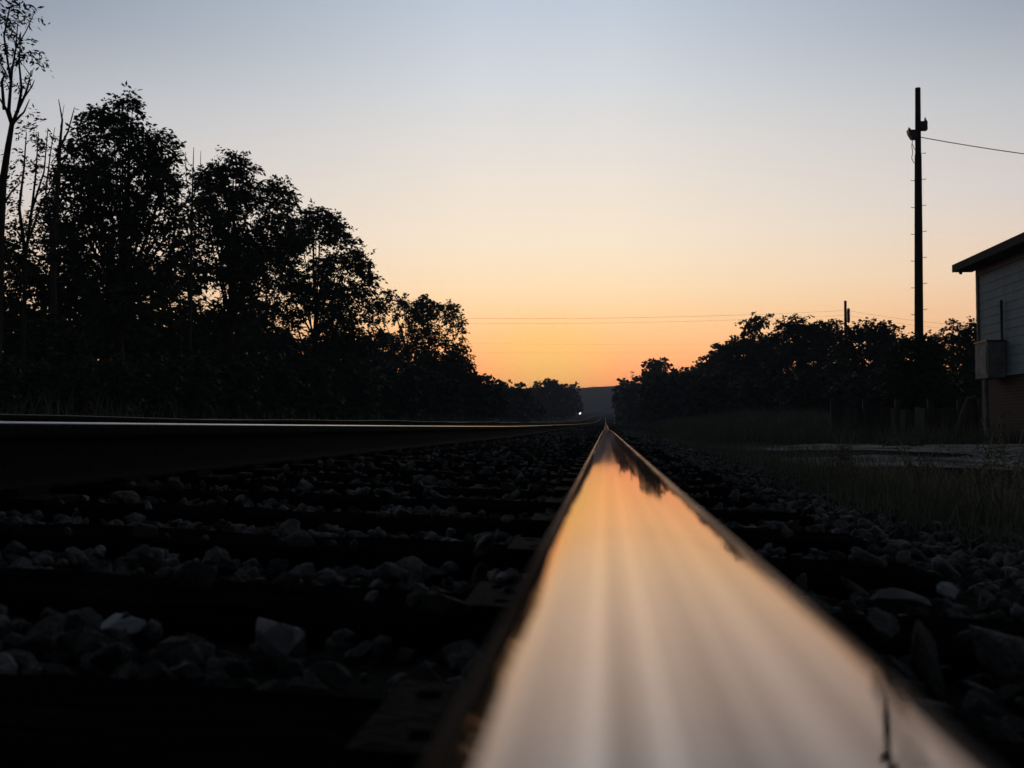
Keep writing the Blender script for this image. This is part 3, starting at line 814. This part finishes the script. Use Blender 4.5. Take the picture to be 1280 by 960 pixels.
tree('broadleaf_tree', 'lower round-topped tree with many small sky gaps, last of the big ones on the left', 525, 68.0,
     [(490, 374, 17, 9), (474, 388, 13, 12), (505, 392, 16, 13), (540, 377, 17, 9), (527, 388, 14, 12), (556, 388, 16, 12), (568, 405, 11, 12), (538, 410, 24, 15), (500, 420, 26, 18), (570, 432, 14, 14), (548, 440, 24, 16), (578, 456, 11, 14), (515, 452, 32, 18), (475, 440, 26, 26),
      (560, 468, 30, 15), (595, 474, 9, 8), (520, 485, 50, 18)], group=GL, tau=1.65, leaf=(0.06, 0.2), spray=0.7, gap=-0.3, gscale=1.4, trunk_r=0.2)
# the wood behind them, mostly filled in
bk = [(35, 400, 24, 'shadowed tree filling in behind the slender lacy tree', [(15, 430, 60, 45), (60, 425, 40, 45), (45, 460, 70, 45)]),
      (150, 400, 31, 'shadowed tree filling in behind the tallest crown', [(115, 400, 50, 55), (180, 395, 45, 50), (150, 450, 80, 50)]),
      (250, 400, 38, 'shadowed tree filling in behind the bare stems and the double-topped crown', [(226, 300, 16, 26, 0, 0.4), (236, 340, 26, 24, 0, 0.5), (215, 345, 22, 22, 0, 0.5), (222, 420, 40, 35), (268, 425, 45, 35), (245, 455, 70, 45)]),
      (345, 400, 50, 'shadowed tree filling in behind the arched crown', [(325, 425, 45, 30), (375, 450, 45, 30), (350, 470, 70, 35)]),
      (455, 440, 72, 'shadowed tree filling in between arched crown and lower round-topped tree', [(440, 452, 40, 28), (480, 470, 40, 26), (455, 488, 60, 26)])]
for b, cy, Yb, lab, cls in bk:
    tree('broadleaf_tree', lab, b, Yb, cls, group=GL, tau=2.6, leaf=(0.06 * Yb / 30, 0.2 * Yb / 30), spray=0.6, gap=-1.2, trunk_r=0.16)
tree('broadleaf_tree', 'loose leafy bough mass low down behind the slender lacy tree at the left edge', 30, 25.0, [(12, 330, 40, 30), (60, 340, 32, 30), (25, 375, 50, 35), (85, 370, 30, 35), (-10, 300, 30, 30), (78, 300, 18, 18)], group=GL, tau=1.15, leaf=(0.035, 0.14), spray=0.5, gap=-0.6, trunk_r=0.09)
# understorey along the left edge of the line
px = -30; k = 0
names = ['under the tall tree at the left edge', 'under the slender lacy tree', 'left of the tallest tree', 'under the tallest tree', 'right of the tallest tree', 'under the bare dead stems', 'under the double-topped tree', 'left of the arched tree', 'under the arched tree', 'right of the arched tree', 'left of the lower round-topped tree', 'under the lower round-topped tree', 'right of the lower round-topped tree']
for i, nm in enumerate(names):
    px = -20 + i * 50
    Yb = YL(px, 10.6)
    s_ = 1.0 + 0.15 * math.sin(i * 2.3)
    tree('shrub', f'black dense undergrowth bush {nm}', px, Yb, [(px, 494, 36, 30), (px - 18, 472, 24 * s_, 24 * s_), (px + 16, 470 + 2 * i * (i > 9), 24 * s_, 22), (px, 512, 40, 14)], cat='bush', group='bushes under the left trees', tau=3.2, leaf=(0.05 * Yb / 25, 0.14 * Yb / 25), spray=0.4 * Yb / 25, gap=-1.6, trunk_r=0.04)
GF = 'far trees at the end of the line'
tree('broadleaf_tree', 'low rounded far tree just right of the last big left tree', 635, 128, [(620, 484, 12, 7), (638, 486, 16, 9), (655, 492, 10, 8), (632, 500, 30, 14), (645, 512, 35, 12)], group=GF, tau=3, leaf=(0.16, 0.4), spray=0.8, gap=-1.3)
tree('broadleaf_tree', 'domed far tree with a small peak, left of the gap at the track end', 690, 225, [(687, 478, 5, 4), (676, 484, 10, 7), (696, 484, 14, 7), (688, 494, 26, 12), (680, 510, 32, 12), (705, 508, 18, 12)], group=GF, tau=3.2, leaf=(0.26, 0.6), spray=1.1, gap=-1.5)
tree('broadleaf_tree', 'small far tree with a ragged see-through top at the left edge of the gap', 716, 262, [(718, 484, 5, 5), (711, 489, 4, 6), (718, 494, 7, 5), (716, 506, 12, 13), (660, 514, 26, 8)], group=GF, tau=2.6, leaf=(0.26, 0.6), spray=1.0, gap=-0.9)
tree('broadleaf_tree', 'low far tree on the right edge of the gap at the end of the track', 778, 250, [(780, 484, 8, 6), (773, 494, 6, 7), (790, 490, 10, 8), (784, 508, 16, 13)], group=GF, tau=3.2, leaf=(0.26, 0.6), spray=1.1, gap=-1.5)
tree('broadleaf_tree', 'upright far tree with a two-lobed top standing above its neighbours right of the gap', 822, 172, [(815, 458, 9, 8), (828, 456, 9, 7), (820, 472, 16, 12), (834, 474, 9, 8), (818, 492, 20, 14), (808, 508, 22, 14), (845, 500, 16, 16)], group=GF, tau=3.2, leaf=(0.2, 0.5), spray=0.9, gap=-1.5)
GR = 'trees and scrub on the right of the line'
tree('broadleaf_tree', 'dark tree sloping down towards the gap, left end of the right-hand scrub', 880, 112, [(862, 468, 15, 8), (884, 456, 13, 9), (895, 447, 10, 9), (902, 436, 9, 6), (880, 478, 34, 20), (905, 465, 22, 24), (880, 502, 42, 18)], group=GR, tau=3, leaf=(0.12, 0.32), spray=0.7, gap=-1.2)
tree('broadleaf_tree', 'dark rising tree with a round open sprig standing on its top, right side', 940, 84, [(952, 398, 12, 7, 0, 0.3), (934, 402, 7, 8, 0, 0.3), (946, 405, 12, 8, 0, 0.7), (938, 414, 8, 6), (922, 428, 10, 7), (912, 437, 10, 8), (945, 430, 22, 12), (930, 448, 30, 22), (965, 440, 28, 22), (940, 480, 48, 30), (945, 508, 45, 14)], group=GR, tau=2.8, leaf=(0.085, 0.24), spray=0.6, gap=-1.1)
tree('broadleaf_tree', 'broad dark tree with wispy thin shoots along its top, middle of the right side', 1010, 72, [(1002, 398, 9, 7, 0, 0.28), (982, 406, 13, 9, 0, 0.35), (1042, 404, 13, 6, 0, 0.3), (1022, 410, 12, 7, 0, 0.3), (982, 412, 10, 8), (1004, 407, 8, 8), (1000, 412, 12, 7), (1032, 408, 12, 5), (1022, 416, 16, 8), (1040, 420, 12, 8), (990, 424, 22, 11), (1025, 432, 28, 14), (1000, 455, 40, 28), (1040, 460, 36, 28), (1010, 495, 55, 26)], group=GR, tau=2.6, leaf=(0.06, 0.2), spray=0.6, gap=-0.9, m_leaf=M_leaf2)
tree('broadleaf_tree', 'rounded dark tree with a fuzzy top, just left of the tall utility pole', 1085, 62, [(1094, 408, 18, 8, 0, 0.3), (1070, 408, 12, 7, 0, 0.3), (1113, 414, 9, 9, 0, 0.35), (1072, 414, 13, 6), (1092, 416, 14, 7), (1108, 420, 12, 9), (1058, 422, 12, 8), (1085, 430, 32, 14), (1116, 436, 8, 9), (1080, 455, 42, 28), (1112, 465, 20, 28), (1085, 495, 50, 26)], group=GR, tau=2.8, leaf=(0.06, 0.18), spray=0.5, gap=-1.0, m_leaf=M_leaf2)
tree('conifer_tree', 'dark tree with spiky pointed top boughs between the utility pole and the house', 1192, 48, [(1192, 404, 3, 5), (1190, 412, 9, 3), (1192, 421, 15, 4), (1175, 424, 10, 5), (1212, 408, 9, 8), (1214, 424, 11, 11), (1192, 436, 26, 12), (1220, 450, 20, 24), (1180, 465, 34, 30), (1215, 490, 30, 26), (1180, 500, 40, 20)], group=GR, tau=2.5, leaf=(0.035, 0.14), spray=0.4, gap=-0.9)
tree('broadleaf_tree', 'low dark tree hiding the foot of the tall utility pole', 1142, 33.5, [(1132, 430, 10, 7), (1150, 427, 14, 8), (1165, 431, 10, 8), (1145, 445, 28, 16), (1145, 480, 38, 32)], group=GR, tau=3.0, leaf=(0.035, 0.12), spray=0.45, gap=-1.1)

for i, (px, Yb, lab) in enumerate([(822, 150, 'low black scrub below the two-lobed far tree'), (850, 105, 'low black scrub below the sloping right-hand tree'), (905, 82, 'black scrub below the tree with the round sprig'), (965, 70, 'black scrub between the round sprig tree and the wispy tree'), (1030, 60, 'black scrub below the wispy-topped tree'), (1090, 54, 'black scrub below the fuzzy rounded tree'), (1150, 34, 'black scrub below the tree that hides the tall pole foot'), (1205, 42, 'black scrub behind the leaning timber by the house')]):
    tree('shrub', lab, px, Yb, [(px, 505, 44, 20), (px - 20, 490, 28, 22), (px + 18, 488, 28, 24), (px, 520, 46, 10)], cat='bush', group='scrub under the right-hand trees', tau=3.2, leaf=(0.05 * Yb / 30, 0.14 * Yb / 30), spray=0.35 * Yb / 30, gap=-1.6, trunk_r=0.05)

# ------------------------------------------------------------------ utility poles and wires
def cyl_pole(mb, pts, rad, n=14): mb.tube(pts, rad, n)
YP = 37.0
p0 = at(1149, 520, YP); p1 = at(1147.3, 110, YP)
gz = float(ground_z(p0.x, YP))
pole = thing('utility_pole', 'tall dark wooden utility pole with boxes near its top, right of the trees', 'pole', (p0.x, YP, gz))
H = p1.z - gz; lean = p1.x - p0.x
def pp(z): return Vector((lean * z / H, 0, z))
mb = MB(); cyl_pole(mb, [pp(0), pp(H * 0.3), pp(H * 0.6), pp(H * 0.8), pp(H * 0.81), pp(H)], [0.155, 0.145, 0.13, 0.115, 0.10, 0.09])
mb.build('shaft', M_pole, pole, True)
def zpx(y): return at(1147, y, YP).z - gz
sp = fpx(YP)
mb = MB()      # right-hand housing with a nub on top
c = pp(zpx(158))
mb.box(c + Vector((0.16, -0.02, 0)), (0.26, 0.22, 0.30)); mb.box(c + Vector((0.245, -0.02, 0.18)), (0.07, 0.10, 0.07)); mb.tube([c + Vector((0.245, -0.02, 0.2)), c + Vector((0.235, -0.02, 0.30))], [0.035, 0.02], 8)
mb.tube([c + Vector((0.0, -0.12, 0.1)), c + Vector((0.28, -0.12, 0.1))], 0.015, 6)
mb.build('switch_box', M_steel, pole)
mb = MB()      # left-hand flood lamp, tipped
c = pp(zpx(168))
prof = [(-0.36, 0.16), (-0.30, 0.20), (-0.27, 0.14), (-0.06, 0.14), (-0.06, -0.17), (-0.22, -0.17), (-0.33, 0.02)]
V = [(c.x + a, -0.13, c.z + b) for a, b in prof] + [(c.x + a, 0.13, c.z + b) for a, b in prof]
n = len(prof)
mb.add(V, [tuple(range(n)), tuple(range(2 * n - 1, n - 1, -1))] + [(i, i + n, (i + 1) % n + n, (i + 1) % n) for i in range(n)])
mb.tube([c + Vector((-0.30, 0, 0.19)), c + Vector((-0.31, 0, 0.25))], [0.03, 0.02], 8)
mb.build('flood_lamp', M_steel, pole)
mb = MB()
cc = pp(zpx(176))
mb.tube([cc + Vector((-0.20, -0.05, 0.02)), cc + Vector((-0.23, -0.05, -0.18)), cc + Vector((-0.20, -0.05, -0.42)), cc + Vector((-0.24, -0.05, -0.62)), cc + Vector((-0.17, -0.05, -0.78)), cc + Vector((-0.10, -0.05, -0.80))], 0.012, 6)
mb.tube([cc + Vector((-0.21, -0.03, -0.1)), cc + Vector((-0.13, -0.03, -0.3)), cc + Vector((-0.10, -0.03, -0.34))], 0.010, 6)
mb.build('drop_cable', M_wire, pole)
for i in range(9):
    for sd, y in ((1, 192 + 32.5 * i), (-1, 226 + 33.5 * i)):
        if y > 500: continue
        z = zpx(y); b = pp(z); r = 0.12 + 0.03 * (1 - z / H)
        mb = MB()
        mb.tube([b + Vector((sd * (r - 0.04), -0.03, 0)), b + Vector((sd * (r + 0.115), -0.03, 0.0)), b + Vector((sd * (r + 0.115), -0.03, 0.03))], 0.011, 6)
        mb.build('climbing_peg', M_steel, pole)
def wire(label, a, b, sag, r, group=None, n=40):
    a = Vector(a); b = Vector(b)
    mb = MB()
    mb.tube([a.lerp(b, i / n) - Vector((0, 0, sag * 4 * (i / n) * (1 - i / n))) - a for i in range(n + 1)], r, 6)
    o = mb.build('overhead_wire', M_wire, None, True); o.location = a
    return tag(o, label, 'wire', group)
wa = at(1151, 171.5, YP); wb = at(1460, 211, YP - 1.0)
wire('single cable running from the tall utility pole over the house roof to the right', wa, wb, 0.12, 0.015)
YQ = 83.0
q0 = at(1058.5, 520, YQ); q1 = at(1058.5, 376, YQ)
gq = float(ground_z(q0.x, YQ))
pole2 = thing('utility_pole', 'small distant utility pole poking up from the right-hand trees', 'pole', (q0.x, YQ, gq))
mb = MB(); mb.tube([(0, 0, 0), (0, 0, (q1.z - gq) * 0.5), (0, 0, q1.z - gq)], [0.15, 0.13, 0.10], 10); mb.build('shaft', M_pole, pole2, True)
mb = MB(); zz = at(1060, 394, YQ).z - gq
mb.tube([(0.22, -0.05, zz - 0.62), (0.22, -0.05, zz - 0.5), (0.22, -0.05, zz + 0.45), (0.22, -0.05, zz + 0.55)], [0.06, 0.11, 0.11, 0.05], 10); mb.box((0.1, -0.05, zz + 0.2), (0.2, 0.06, 0.06)); mb.build('transformer', M_steel, pole2)
gw = 'wires crossing over the tracks'
for j, (ya, yb, yr, r, lab) in enumerate([(388, 396, 392, 0.007, 'top wire strung across the tracks from the small distant pole'), (394, 402, 401, 0.0055, 'second wire strung across the tracks, just under the top wire')]):
    a = at(1059, ya, YQ); b = at(470, yb, YQ - 3); wire(lab, a, b, 0.35, r, gw)
    b2 = Vector((46.0, YQ + 6, a.z - 0.4)); wire(lab.replace('across the tracks', 'behind the tall pole to the right'), a, b2, 1.0, r, gw)
for j, (y1, y2, lab) in enumerate([(427, 429, 'faint distant wire crossing the orange sky, upper of the lower pair'), (438, 440, 'faint distant wire crossing the orange sky, lowest of all')]):
    wire(lab, at(480, y1, 160), at(960, y2, 160), 0.3, 0.006, gw)

# ------------------------------------------------------------------ house on the right
YF = 26.28; YN = 15.0
XW = at(1222.5, 420, YF).x + 0.02
zg = float(ground_z(XW, 24)) 
z_brick = at(1222, 471, YF).z; z_wall = at(1222, 343, YF).z
house = thing('house', 'grey sided house with brick base and wide dark eaves at the right edge', 'house', (XW, YF, zg))
O = Vector((XW, YF, zg))
DX = 7.5
mb = MB(); mb.box((DX / 2, -(YF - YN) / 2, (z_brick - zg) / 2 - 0.15), (DX - 0.06, YF - YN - 0.06, z_brick - zg + 0.3)); mb.build('brick_base', M_brick, house)
mb = MB()
e = at(1190, 336, YF + 0.45)
ez = e.z - zg; ex = e.x - XW
h0 = z_brick - zg; h1 = ez - 0.078; course = 0.20; nC = int(math.ceil((h1 - h0) / course))
for i in range(nC):                                     # lapped boards, each tilted out at the foot
    a = h0 + i * course; b = min(h1, a + course)
    for (x0, y0, x1, y1, nx_, ny_) in ((0, 0, 0, -(YF - YN), -1, 0), (0, 0, DX, 0, 0, 1), (DX, -(YF - YN), 0, -(YF - YN), 0, -1)):
        o1, o2 = 0.018, 0.006
        V = [(x0 + nx_ * o1, y0 + ny_ * o1, a), (x1 + nx_ * o1, y1 + ny_ * o1, a), (x1 + nx_ * o2, y1 + ny_ * o2, b), (x0 + nx_ * o2, y0 + ny_ * o2, b), (x0, y0, a), (x1, y1, a)]
        mb.add(V, [(0, 1, 2, 3), (4, 5, 1, 0)])
mb.box((DX / 2, -(YF - YN) / 2, (h0 + h1) / 2), (DX - 0.02, YF - YN - 0.02, h1 - h0))
mb.build('wall', M_siding, house)
mb = MB(); mb.box((-0.035, -0.05, (h0 + h1) / 2), (0.03, 0.12, h1 - h0)); mb.build('corner_board', M_trim, house)
mb = MB(); mb.box((-0.032, -(YF - YN) / 2, h1 - 0.10), (0.03, YF - YN - 0.25, 0.2)); mb.build('frieze_board', M_trim, house)
mb = MB(); mb.box((-0.03, -(YF - YN) / 2, h0 - 0.03), (0.06, YF - YN, 0.05)); mb.build('sill_board', M_siding, house)
# roof: eave parallel to the line, overhanging soffit, gable to the far end
mb = MB()
y0, y1 = 0.45, -(YF - YN) - 0.5; xr = DX / 2; zr = ez + (xr - ex) * 0.42
V = [(ex, y0, ez), (xr, y0, zr), (DX - ex, y0, ez), (ex, y1, ez), (xr, y1, zr), (DX - ex, y1, ez)]
V2_ = [(x, y, z + 0.09) for x, y, z in V]
mb.add(V + V2_, [(6, 9, 10, 7), (7, 10, 11, 8), (0, 1, 4, 3), (1, 2, 5, 4), (0, 6, 7, 1), (1, 7, 8, 2), (3, 4, 10, 9), (4, 5, 11, 10), (0, 3, 9, 6), (2, 8, 11, 5)])
roof = mb.build('roof', M_roof, house)
mb = MB(); mb.box((ex + 0.015, (y0 + y1) / 2, ez - 0.03), (0.03, y0 - y1, 0.13)); mb.build('fascia', M_roof, roof)
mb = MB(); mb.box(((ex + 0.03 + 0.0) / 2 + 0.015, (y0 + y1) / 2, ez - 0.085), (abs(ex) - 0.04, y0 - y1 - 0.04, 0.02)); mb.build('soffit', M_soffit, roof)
mb = MB()
mb.add([(0, 0.0, h1), (DX, 0.0, h1), (DX / 2, 0.0, zr - 0.02), (0, -0.1, h1), (DX, -0.1, h1), (DX / 2, -0.1, zr - 0.02)], [(0, 1, 2), (3, 5, 4), (0, 3, 4, 1), (1, 4, 5, 2), (2, 5, 3, 0)])
mb.build('gable', M_siding, house)
mb = MB(); mb.tube([(-0.32, 0.25, ez - 0.10), (-0.32, 0.25, ez - 0.17)], [0.05, 0.03], 8); mb.build('eave_bracket', M_steel, roof)
# cabinet on the wall, its conduit and the pipe below
b0 = at(1235, 472, 24.5); b1 = at(1235, 427, 24.5)
cab = thing('utility_cabinet', 'pale metal cabinet fixed to the house wall by its far corner', 'cabinet', (b0.x, 24.5, b0.z))
cw = XW - 0.03 - b0.x; ch = b1.z - b0.z
mb = MB(); mb.box((cw / 2, 0.40, ch / 2), (cw, 0.80, ch)); mb.build('case', M_cab, cab)
mb = MB(); mb.box((cw / 2 - 0.012, 0.40, ch + 0.02), (cw + 0.03, 0.86, 0.035)); mb.build('lid', M_steel, cab)
mb = MB(); mb.box((-0.008, 0.40, ch * 0.5), (0.016, 0.68, ch * 0.82)); mb.build('door', M_cab, cab)
mb = MB(); mb.tube([(0.1, 0.42, 0), (0.1, 0.42, -(b0.z - zg) - 0.1)], 0.055, 10); mb.build('stand_pipe', M_cab, cab)
mb = MB(); mb.tube([(cw - 0.06, 0.05, ch), (cw - 0.06, 0.05, ch + 0.95)], 0.032, 8); mb.build('conduit', M_board, cab)

# ------------------------------------------------------------------ low board fence behind the yard
YFN = 29.5
fa = at(1040, 520, YFN); fb = at(1224, 520, YFN)
fence = thing('board_fence', 'low weathered board fence behind the gravel yard, left of the house', 'fence', (fa.x, YFN, float(ground_z(fa.x, YFN))))
Lf = fb.x - fa.x
ztop = at(1130, 507, YFN).z - fence.location.z
nb_ = 30
groups = []
x = 0.0; pales = {12, 13, 14, 17, 18, 26}
mb = MB(); runs = []
for i in range(nb_):
    w = Lf / nb_; g0 = float(ground_z(fa.x + x, YFN)) - fence.location.z
    h = ztop + 0.05 * math.sin(i * 0.7) - random.uniform(0, 0.12) - g0
    if i in pales and i - 1 not in pales: runs.append(MB())
    tgt = runs[-1] if i in pales else mb
    tgt.box((x + w / 2, random.uniform(-0.01, 0.01), g0 + h / 2 - 0.05), (w - 0.004, 0.025, h + 0.1), Matrix.Rotation(random.uniform(-0.02, 0.02), 3, 'Y'))
    x += w
mb.build('board_panel', M_board, fence); [q.build('pale_board_panel', M_boardpale, fence) for q in runs]
for f in (0.0, 0.22, 0.44, 0.66, 0.86, 1.0):
    mb = MB(); g0 = float(ground_z(fa.x + Lf * f, YFN)) - fence.location.z
    mb.box((Lf * f, -0.08, g0 + (ztop - g0) / 2 + 0.05), (0.11, 0.11, ztop - g0 + 0.25)); mb.build('post', M_board, fence)
for zf in (0.35, 0.8):
    mb = MB(); mb.box((Lf / 2, 0.045, (ztop) * zf), (Lf, 0.05, 0.09)); mb.build('rail_board', M_board, fence)
mb = MB()
pa = at(1196, 541, 27.6); pb = at(1211, 499, 27.6)
mb.tube([Vector((0, 0, -0.05)), (pb - pa) * 0.6, (pb - pa), (pb - pa) + Vector((0.18, 0, 0.03))], [0.10, 0.09, 0.08, 0.07], 8)
o = mb.build('leaning_timber', M_board); o.location = pa
tag(o, 'leaning dark timber prop standing by the far corner of the house', 'timber')

# ------------------------------------------------------------------ trackside signal and markers far off
YS_ = 240.0
s0 = at(725, 516.5, YS_); gs = float(ground_z(s0.x, YS_))
sig = thing('railway_signal', 'far trackside signal showing one white light left of the rail', 'signal', (s0.x, YS_, gs))
hz = s0.z - gs
mb = MB(); mb.tube([(0, 0, 0), (0, 0, hz - 0.4)], 0.09, 8); mb.build('mast', M_steel, sig)
mb = MB(); mb.box((0, 0.16, hz), (0.75, 0.22, 0.95)); mb.build('backplate', M_steel, sig)
m_l = bpy.data.materials.new('signal_light'); m_l.use_nodes = True
em = m_l.node_tree.nodes['Principled BSDF']; em.inputs['Emission Color'].default_value = (1, 0.97, 0.9, 1); em.inputs['Emission Strength'].default_value = 2.2
mb = MB()
V, T = ico(2); mb.add([(v[0] * 0.23, v[1] * 0.12, v[2] * 0.26 + hz) for v in V], [tuple(int(i) for i in t) for t in T]); mb.build('lamp', m_l, sig, True)
for (mx, my, Ym, hh, ww, lab) in ((768.5, 526, 150, 1.0, 0.16, 'thin white marker post far off, just right of the rail'), (645, 521, 128, 1.5, 0.45, 'small pale relay cabinet far off under the trees on the left'), (656, 521, 132, 0.5, 0.2, 'tiny pale marker stump right of the relay cabinet')):
    p = at(mx, my, Ym); z0 = float(ground_z(p.x, Ym))
    mb = MB(); top = p.z - z0 + hh
    if ww < 0.3:
        mb.tube([(0, 0, -0.1), (0, 0, top - 0.08), (0, 0, top)], [ww / 2, ww / 2, ww / 4], 8); nm = 'marker_post'; ct = 'post'
    else:
        mb.box((0, 0, top / 2), (ww, 0.4, top)); mb.box((0, 0, top + 0.03), (ww + 0.08, 0.5, 0.06)); nm = 'relay_cabinet'; ct = 'cabinet'
    o = mb.build(nm, M_boardpale if ww > 0.3 else M_white); o.location = (p.x, Ym, z0); tag(o, lab, ct)

# ------------------------------------------------------------------ grass and weeds
def blades(X, Y, H, Wd, bend, mat_, name, label, segs=3):
    n = len(X)
    a = RNG.uniform(0, 6.28, n); ln = RNG.uniform(0.1, 1.0, n) * bend
    dx, dy = np.cos(a) * ln, np.sin(a) * ln
    b = RNG.uniform(0, 6.28, n); wx, wy = np.cos(b), np.sin(b)
    Z = ground_z(X, Y) - 0.02
    rows = []
    for k in range(segs + 1):
        t = k / segs
        cx = X + dx * H * t * t; cy = Y + dy * H * t * t; cz = Z + H * (t - 0.25 * ln * t * t)
        w = Wd * (1 - t * 0.9) * 0.5
        rows.append(np.stack([np.stack([cx - wx * w, cy - wy * w, cz], -1), np.stack([cx + wx * w, cy + wy * w, cz], -1)], 1))
    P = np.stack(rows, 1).reshape(n, -1, 3)
    q = np.array([[2*k, 2*k+1, 2*k+3, 2*k+2] for k in range(segs)])
    Qd = (q[None] + (np.arange(n) * (2 * segs + 2))[:, None, None]).reshape(-1, 4)
    return tag(arr_mesh(name, P.reshape(-1, 3), Qd, mat_), label, 'grass', kind='stuff')
def clumped(n, x0, x1, y0, y1, k, spread):
    cx = RNG.uniform(x0, x1, k); cy = y0 + (y1 - y0) * RNG.random(k) ** 1.3
    i = RNG.integers(0, k, n)
    return cx[i] + RNG.normal(0, spread, n), cy[i] + RNG.normal(0, spread, n)
def grass_set(n, x0, x1, y0, y1, k, spread, h, w, mat_, label, xmin):
    X, Y = clumped(n, x0, x1, y0, y1, k, spread)
    ok = (X > xmin) & (X < 0.55 * Y + 1.5) & (Y > y0 * 0.8)
    X, Y = X[ok], Y[ok]
    H = RNG.uniform(h[0], h[1], len(X)) * (0.6 + 0.4 * RNG.random(len(X)))
    blades(X, Y, H, w, 0.55, mat_, 'grass', label)
grass_set(34000, 0.85, 4.6, 2.2, 7.0, 460, 0.13, (0.04, 0.20), 0.006, M_grass, 'dark low weeds and grass between the ballast shoulder and the gravel yard', 0.7)
grass_set(13000, 1.0, 4.5, 2.4, 7.4, 200, 0.12, (0.05, 0.30), 0.004, M_dry, 'dry thin stalks standing among the dark weeds', 1.25)
grass_set(22000, 2.5, 14, 7, 24, 520, 0.25, (0.02, 0.10), 0.009, M_dry, 'short dry grass scattered over the gravel yard', 1.5)
grass_set(26000, 2.5, 22, 24, 60, 420, 0.45, (0.2, 0.75), 0.022, M_grass, 'rough grass bank in front of the right-hand trees', 2.0)
grass_set(16000, 1.0, 3.4, 6.5, 45, 340, 0.25, (0.05, 0.17), 0.014, M_grass, 'low grass along the right of the line further off', 0.8)
X, Y = clumped(16000, -16, -7.8, 12, 90, 320, 0.5)
blades(X, Y, RNG.uniform(0.25, 0.8, len(X)), 0.03, 0.5, M_grass, 'grass', 'dark rough grass along the foot of the left trees')
# taller weeds that stand on their own
GWd = 'tall weeds at the right'
for (wx, wy, Yw, hh, lab) in ((1262, 690, 4.0, 0.40, 'tall feathery weed at the right edge of the photo'), (1225, 672, 4.5, 0.34, 'tall thin weed left of the one at the right edge'), (1150, 660, 5.2, 0.30, 'bushy weed right of the rail below the gravel yard'), (1060, 640, 6.0, 0.28, 'low bushy weed closest to the polished rail')):
    p = at(wx, wy, Yw); gz_ = float(ground_z(p.x, Yw)) - 0.01
    wd = thing('weed', lab, 'weed', (p.x, Yw, gz_), GWd)
    mb = MB(); Vs = []; Qs = []; off = 0
    g = np.random.default_rng(int(wx))
    for k in range(9):
        a = g.uniform(0, 6.28); ln = g.uniform(0.1, 0.5); h = hh * g.uniform(0.6, 1.15)
        pts = [Vector((math.cos(a) * ln * h * t * t, math.sin(a) * ln * h * t * t, h * t)) for t in (0, 0.33, 0.66, 1)]
        mb.tube(pts, [0.0035, 0.003, 0.002, 0.001], 5)
        c = np.array([tuple(pts[1].lerp(pts[3], g.random())) for _ in range(9)])
        d = g.normal(size=(9, 3)); d /= np.linalg.norm(d, axis=1)[:, None]
        V, Qd = leaves(c, d, np.full(9, 0.05), 0.003, 0.028, 6, g)
        Vs.append(V); Qs.append(Qd + off); off += len(V)
    mb.build('stem', M_dry, wd); arr_mesh('foliage', np.concatenate(Vs), np.concatenate(Qs), M_grass, wd)
